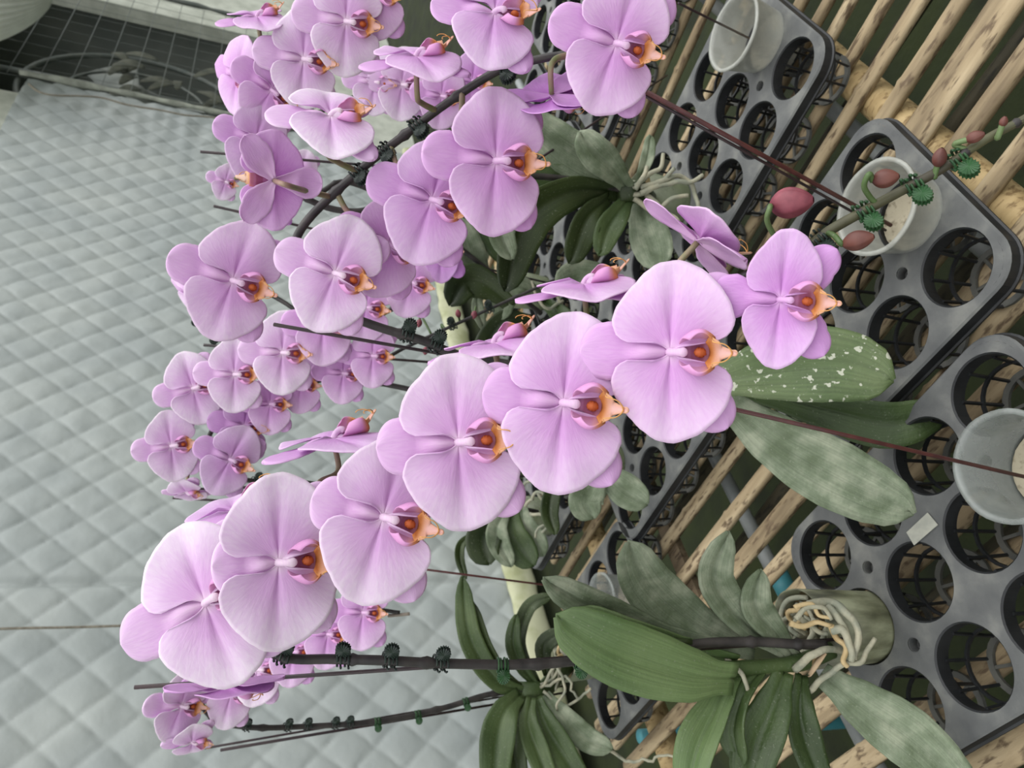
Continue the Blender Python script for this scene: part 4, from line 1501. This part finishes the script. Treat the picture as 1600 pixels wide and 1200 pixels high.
leaf(PD, [(800, 420, 1.2), (785, 385, 1.18), (770, 350, 1.17), (745, 315, 1.16)], .060, M_leaf, 0, .2)
leaf(PD, [(830, 500, 1.22), (790, 500, 1.2), (760, 540, 1.19), (745, 590, 1.18)], .04, M_leaf_dark, 0, .2)
leaf(PD, [(850, 470, 1.24), (880, 500, 1.2), (880, 540, 1.19), (860, 580, 1.18)], .045, M_leaf, 0, .2)
leaf(PD, [(760, 520, 1.22), (748, 490, 1.2), (745, 460, 1.19)], .02, M_leaf_dusty, 0, .3)
leaf(PD, [(850, 470, 1.24), (815, 450, 1.2), (790, 460, 1.2), (782, 500, 1.2)], .045, M_leaf_dusty, 0, .2)
for pp in ([(860, 460, 1.22), (900, 425, 1.2), (905, 410, 1.2)], [(880, 480, 1.22), (860, 450, 1.21), (840, 470, 1.2)], [(880, 470, 1.22), (850, 480, 1.2), (830, 440, 1.2)]):
    root(PD, pp, .003)

# ================================================================ plant 7: the middle-left row
PM = empty('moth_orchid', CP7 + Vector((0, 0, 0.08)), 'moth orchid mostly hidden behind the near flowers, bearing the upper row of left background flowers', 'orchid', 'moth orchids')
Ma = spike(PM, [(945, 705, 1.12), (760, 640, 1.08), (600, 600, 1.06), (450, 580, 1.04), (360, 540, 1.03), (322, 508, 1.02), (306, 480, 1.015), (312, 450, 1.01), (360, 430, 1.01), (440, 470, 1.01), (520, 520, 1.01), (600, 490, 1.0), (655, 450, 1.0), (700, 410, .99)], 0.0040, 0.0026)
for a in [(300, 456, 52, .97, 185, 150, 62, T0), (366, 585, 62, .95, 182, 0, 0, T0), (441, 551, 68, .95, 184, 0, 0, T0), (505, 508, 66, .95, 184, 0, 0, SAT1), (572, 480, 58, .96, 190, 0, 0, SAT1), (642, 441, 58, .96, 196, 0, 0, SAT1), (582, 556, 52, .97, 184, 0, 0, SAT1)]:
    flower(PM, *a[:7], a[7], Ma)
flower(PM, 690, 391, 52, .96, 184, 0, 0, SAT3, Ma, young=True)
leaf(PM, [(940, 735, 1.1), (925, 765, 1.09), (915, 785, 1.08), (928, 810, 1.08)], .05, M_leaf_dusty, 0, .15)
leaf(PM, [(930, 730, 1.12), (960, 752, 1.1), (985, 772, 1.09), (1012, 788, 1.08)], .05, M_leaf_dusty, 10, .15)
leaf(PM, [(900, 735, 1.14), (868, 760, 1.12), (858, 800, 1.11), (868, 835, 1.10)], .028, M_leaf_dark, 10, .3)
for i, (px, py) in enumerate([(318, 497), (342, 524)]):
    clip(Ma, px, py, 200, ['small dark clip at the bend of the stem left of the pale lilac flowers', 'small dark clip lower on the same bent background stem'][i], True, .9)

# ================================================================ plant 6: the lower row of the middle-left cluster
PN = empty('moth_orchid', CP6 + Vector((0, 0, 0.08)), 'moth orchid at the far bench edge with drooping dull leaves, its flowers shaded mauve', 'orchid', 'moth orchids')
Nn = spike(PN, [(840, 800, 1.38), (700, 770, 1.28), (560, 765, 1.18), (460, 752, 1.10), (400, 752, 1.06), (350, 738, 1.03), (325, 690, 1.01), (360, 640, 1.01), (430, 610, 1.01), (520, 590, 1.02), (600, 560, 1.03), (640, 540, 1.04), (740, 494, 1.06), (860, 440, 1.09), (905, 418, 1.10)], 0.0040, 0.0020)
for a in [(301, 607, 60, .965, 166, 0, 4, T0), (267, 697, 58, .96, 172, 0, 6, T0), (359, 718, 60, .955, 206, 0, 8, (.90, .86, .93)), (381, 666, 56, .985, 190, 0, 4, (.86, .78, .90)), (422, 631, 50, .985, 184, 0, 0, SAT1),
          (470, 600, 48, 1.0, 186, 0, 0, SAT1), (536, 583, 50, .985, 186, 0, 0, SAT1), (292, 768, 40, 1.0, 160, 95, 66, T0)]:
    flower(PN, *a[:7], a[7], Nn)
for (px, py, al) in ((655, 505, 100), (692, 520, 80), (716, 490, 260), (741, 492, 100), (665, 548, 100)):
    bud(PN, px, py, 1.06, .012, .009, al, M_bud, Nn)
leaf(PN, [(790, 790, 1.36), (765, 820, 1.32), (755, 850, 1.30), (765, 882, 1.29)], .062, M_leaf_dark, 0, .2)
leaf(PN, [(800, 785, 1.35), (778, 820, 1.31), (780, 850, 1.30), (800, 885, 1.29)], .040, M_leaf_dusty, 0, .3)
leaf(PN, [(800, 785, 1.36), (800, 830, 1.32), (815, 860, 1.31), (835, 884, 1.30)], .055, M_leaf, 0, .2)
leaf(PN, [(815, 790, 1.36), (820, 820, 1.33), (835, 845, 1.32), (850, 868, 1.31)], .045, M_leaf_dusty, 0, .25)
leaf(PN, [(760, 830, 1.4), (725, 845, 1.38), (718, 870, 1.37), (728, 905, 1.36)], .018, M_leaf_dark, 0, .3)
for pp in ([(820, 790, 1.3), (840, 770, 1.28), (870, 790, 1.27)], [(830, 800, 1.3), (850, 810, 1.28), (835, 840, 1.27)], [(840, 770, 1.3), (860, 800, 1.28), (845, 830, 1.27)], [(810, 760, 1.3), (850, 745, 1.28), (880, 765, 1.27)]):
    root(PN, pp, .003, wig=.01)
for i, (px, py) in enumerate([(398, 752), (358, 742), (702, 513), (765, 483)]):
    clip(Nn, px, py, 280, ['small dark clip under the shaded mauve flowers', 'small dark clip left of its neighbour under the shaded mauve flowers', 'dark clip among the red buds of the thin background tip', 'dark clip past the red buds of the thin background tip'][i], True, .9, 0 if i < 2 else .7, .5 if i < 2 else 1)

# ================================================================ plant 5: lower left
PE = empty('moth_orchid', CP5 + Vector((0, 0, 0.08)), 'far moth orchid with a fan of strap leaves at the lower photo edge', 'orchid', 'moth orchids')
Ee = spike(PE, [(818, 1078, 1.17), (760, 1086, 1.15), (690, 1107, 1.12), (590, 1127, 1.08), (480, 1135, 1.04), (385, 1136, 1.0), (330, 1120, .99), (312, 1080, .985), (350, 1050, .98), (430, 1020, .98), (520, 985, .98), (580, 955, .985), (625, 957, .99)], 0.0044, 0.0024)
for a in [(567, 957, 58, .96, 184, 0, 0, SAT1), (512, 991, 54, .965, 184, 0, 0, SAT1), (458, 1018, 54, .97, 184, 0, 0, SAT1), (403, 1046, 56, .965, 186, 0, 0, T0), (282, 1102, 60, .94, 184, 40, 38, T0), (300, 1158, 46, .95, 170, 85, 60, T0), (360, 1085, 52, .975, 186, 0, 10, T0)]:
    flower(PE, *a[:7], a[7], Ee)
leaf(PE, [(822, 1082, 1.17), (775, 1062, 1.15), (735, 995, 1.13), (722, 900, 1.12)], .036, M_leaf, 5, .3)
leaf(PE, [(828, 1080, 1.18), (790, 1060, 1.16), (758, 1010, 1.14), (738, 940, 1.13)], .026, M_leaf_dark, 15, .3)
leaf(PE, [(838, 1072, 1.19), (815, 1040, 1.18), (802, 1005, 1.17), (806, 960, 1.165)], .026, M_leaf, 0, .3)
leaf(PE, [(840, 1065, 1.2), (812, 1005, 1.19), (826, 950, 1.18), (862, 930, 1.18)], .024, M_leaf_dark, 10, .3)
leaf(PE, [(855, 1055, 1.22), (850, 1010, 1.21), (880, 985, 1.2)], .03, M_leaf_dark, 0, .2)
leaf(PE, [(812, 1085, 1.16), (788, 1115, 1.13), (776, 1165, 1.11), (772, 1250, 1.09)], .052, M_leaf, 0, .35)
leaf(PE, [(822, 1090, 1.16), (802, 1140, 1.14), (806, 1190, 1.12), (818, 1250, 1.1)], .034, M_leaf_dark, 0, .35)
leaf(PE, [(830, 1090, 1.16), (826, 1130, 1.14), (842, 1180, 1.12), (870, 1250, 1.1)], .036, M_leaf, 0, .35)
leaf(PE, [(838, 1090, 1.17), (852, 1130, 1.15), (880, 1180, 1.13), (925, 1250, 1.11)], .044, M_leaf, 0, .35)
leaf(PE, [(852, 1085, 1.18), (880, 1118, 1.16), (918, 1155, 1.15), (957, 1170, 1.14)], .038, M_leaf_dusty, 0, .25)
link('crown_stem', MB().tube([CP5 + Vector((0, 0, .08)), P(850, 1078, 1.2), P(812, 1080, 1.17)], .014, 10).mesh('crown'), M_leaf, PE)
for pp in ([(845, 1075, 1.18), (870, 1045, 1.17), (880, 1080, 1.16), (870, 1110, 1.16)], [(850, 1070, 1.18), (885, 1055, 1.17), (900, 1090, 1.16)], [(850, 1080, 1.18), (880, 1100, 1.17), (925, 1078, 1.16)],
           [(860, 1060, 1.2), (875, 1030, 1.19), (868, 1080, 1.18)], [(840, 1075, 1.19), (862, 1060, 1.18), (888, 1035, 1.17), (905, 1060, 1.17)], [(945, 1170, 1.16), (990, 1190, 1.15), (1030, 1182, 1.14), (1058, 1180, 1.13)]):
    root(PE, pp, .0026, wig=.008)
for i, px in enumerate([385, 448, 480, 521, 549, 592, 652, 733]):
    py = 1136 - max(0, px - 480) * 0.10
    clip(Ee, px, py, 268 if i < 5 else 95, 'tiny green clip on the lower background stem, %s of eight' % (ordn[:6] + ['seventh from the left', 'rightmost'])[i], i < 5, .85, 0, .5)

# ================================================================ stakes
def stake2(tip, base, r, lb, m=M_stake, z=H - 0.035):
    pa = onz(base[0], base[1], z) if len(base) == 2 else Vector(base)
    pb = P(*tip)
    o = link('plant_stake', MB().tube([pa, pa.lerp(pb, .5), pb], r, 8).mesh('stake'), m, origin=pa)
    tag(o, lb, 'stake', 'thin plant stakes')


stake((1322, 998, .715), (210, 1074, .60), .0017, 'thin black stake standing in the near root-bound pot, tip left of the first flower')
stake2((1120, 633, .55), (1648, 756), .0016, 'dark red stake rising from the cloudy cup over the spotted leaves', M_stake_red, H)
stake2((985, 130, .66), (1392, 352), .0022, 'reddish brown stake from the milky cup up to the topmost right flower', M_stake_red, H)
stake2((990, 140, .665), (1384, 360), .0014, 'black stake standing beside the reddish stake in the milky cup', M_stake, H)
stake2((1060, 5, .85), (1175, 62), .0014, 'short black stake leaning in the white cup at the top', M_stake, H)
stake2((275, 1177, 1.0), (880, 1072), .0017, 'long thin stake ending at the lower left under the small flowers')
stake2((345, 1172, 1.02), (884, 1082), .0022, 'thicker stake end beside the long thin stake at the lower left')
stake2((428, 507, .66), (1130, 630), .0017, 'black stake slanting under the flowers left of the near row')
stake2((313, 237, .82), (1070, 298), .0016, 'thin black stake across the middle plant, its tip left of the upper cluster')
stake2((334, 322, 1.05), (900, 452), .0020, 'grey stake tip left of the small half-hidden flower')
stake2((318, 539, 1.04), (965, 588), .0020, 'grey stake tip just left of the pale flowers in the middle')
stake2((268, 766, 1.0), (872, 742), .0020, 'upper of the two stake tips beneath the mauve flowers')
stake2((270, 778, 1.02), (868, 812), .0017, 'lower of the two stake tips beneath the mauve flowers')
stake2((650, 888, 1.02), (976, 930), .0015, 'thin stake crossing the yellow cloth hem behind the near leaves', M_stake_red)
stake2((815, 266, .90), (1042, 118), .0016, 'dark stake slanting across the light leaf below the top flowers')

# tangle of roots in and around the near pot and the middle pot
random.seed(31)
def pot_tangle(plant, c, r1, h, n, rr, mats):
    for i in range(n):
        a0 = random.uniform(0, 2 * PI); da = random.uniform(0.8, 2.4) * random.choice((-1, 1))
        rr0 = random.uniform(0.25, 0.96) * (r1 - 0.004)
        z0 = c.z + h * random.uniform(0.90, 1.03)
        pts = []
        for k in range(7):
            t = k / 6
            a = a0 + da * t
            q = rr0 * (1 - 0.35 * t * random.uniform(0.3, 1))
            pts.append(Vector((c.x + q * math.cos(a), c.y + q * math.sin(a), z0 + 0.012 * math.sin(PI * t * random.uniform(.8, 1.2)) - 0.01 * t)))
        pts = catmull(pts, 4)
        link('root', MB().tube(pts, rr * random.uniform(0.7, 1.25), 7).mesh('root'), random.choice(mats), plant)
pot_tangle(PA, CP1, 0.0385, 0.130, 22, 0.0026, [M_root, M_root, M_root_tan])
pot_tangle(PC, CP3, 0.040, 0.10, 10, 0.0026, [M_root])
pot_tangle(PE, CP5, 0.040, 0.10, 10, 0.0022, [M_root, M_root_tan])

# a dry spike end on the quilt side
dp = path3([(606, 962, .99), (622, 961, .99), (640, 959, .99)], 4)
link('dry_tip', MB().tube(dp, [.0022] * len(dp), 6).mesh('dt'), M_tip, PE)
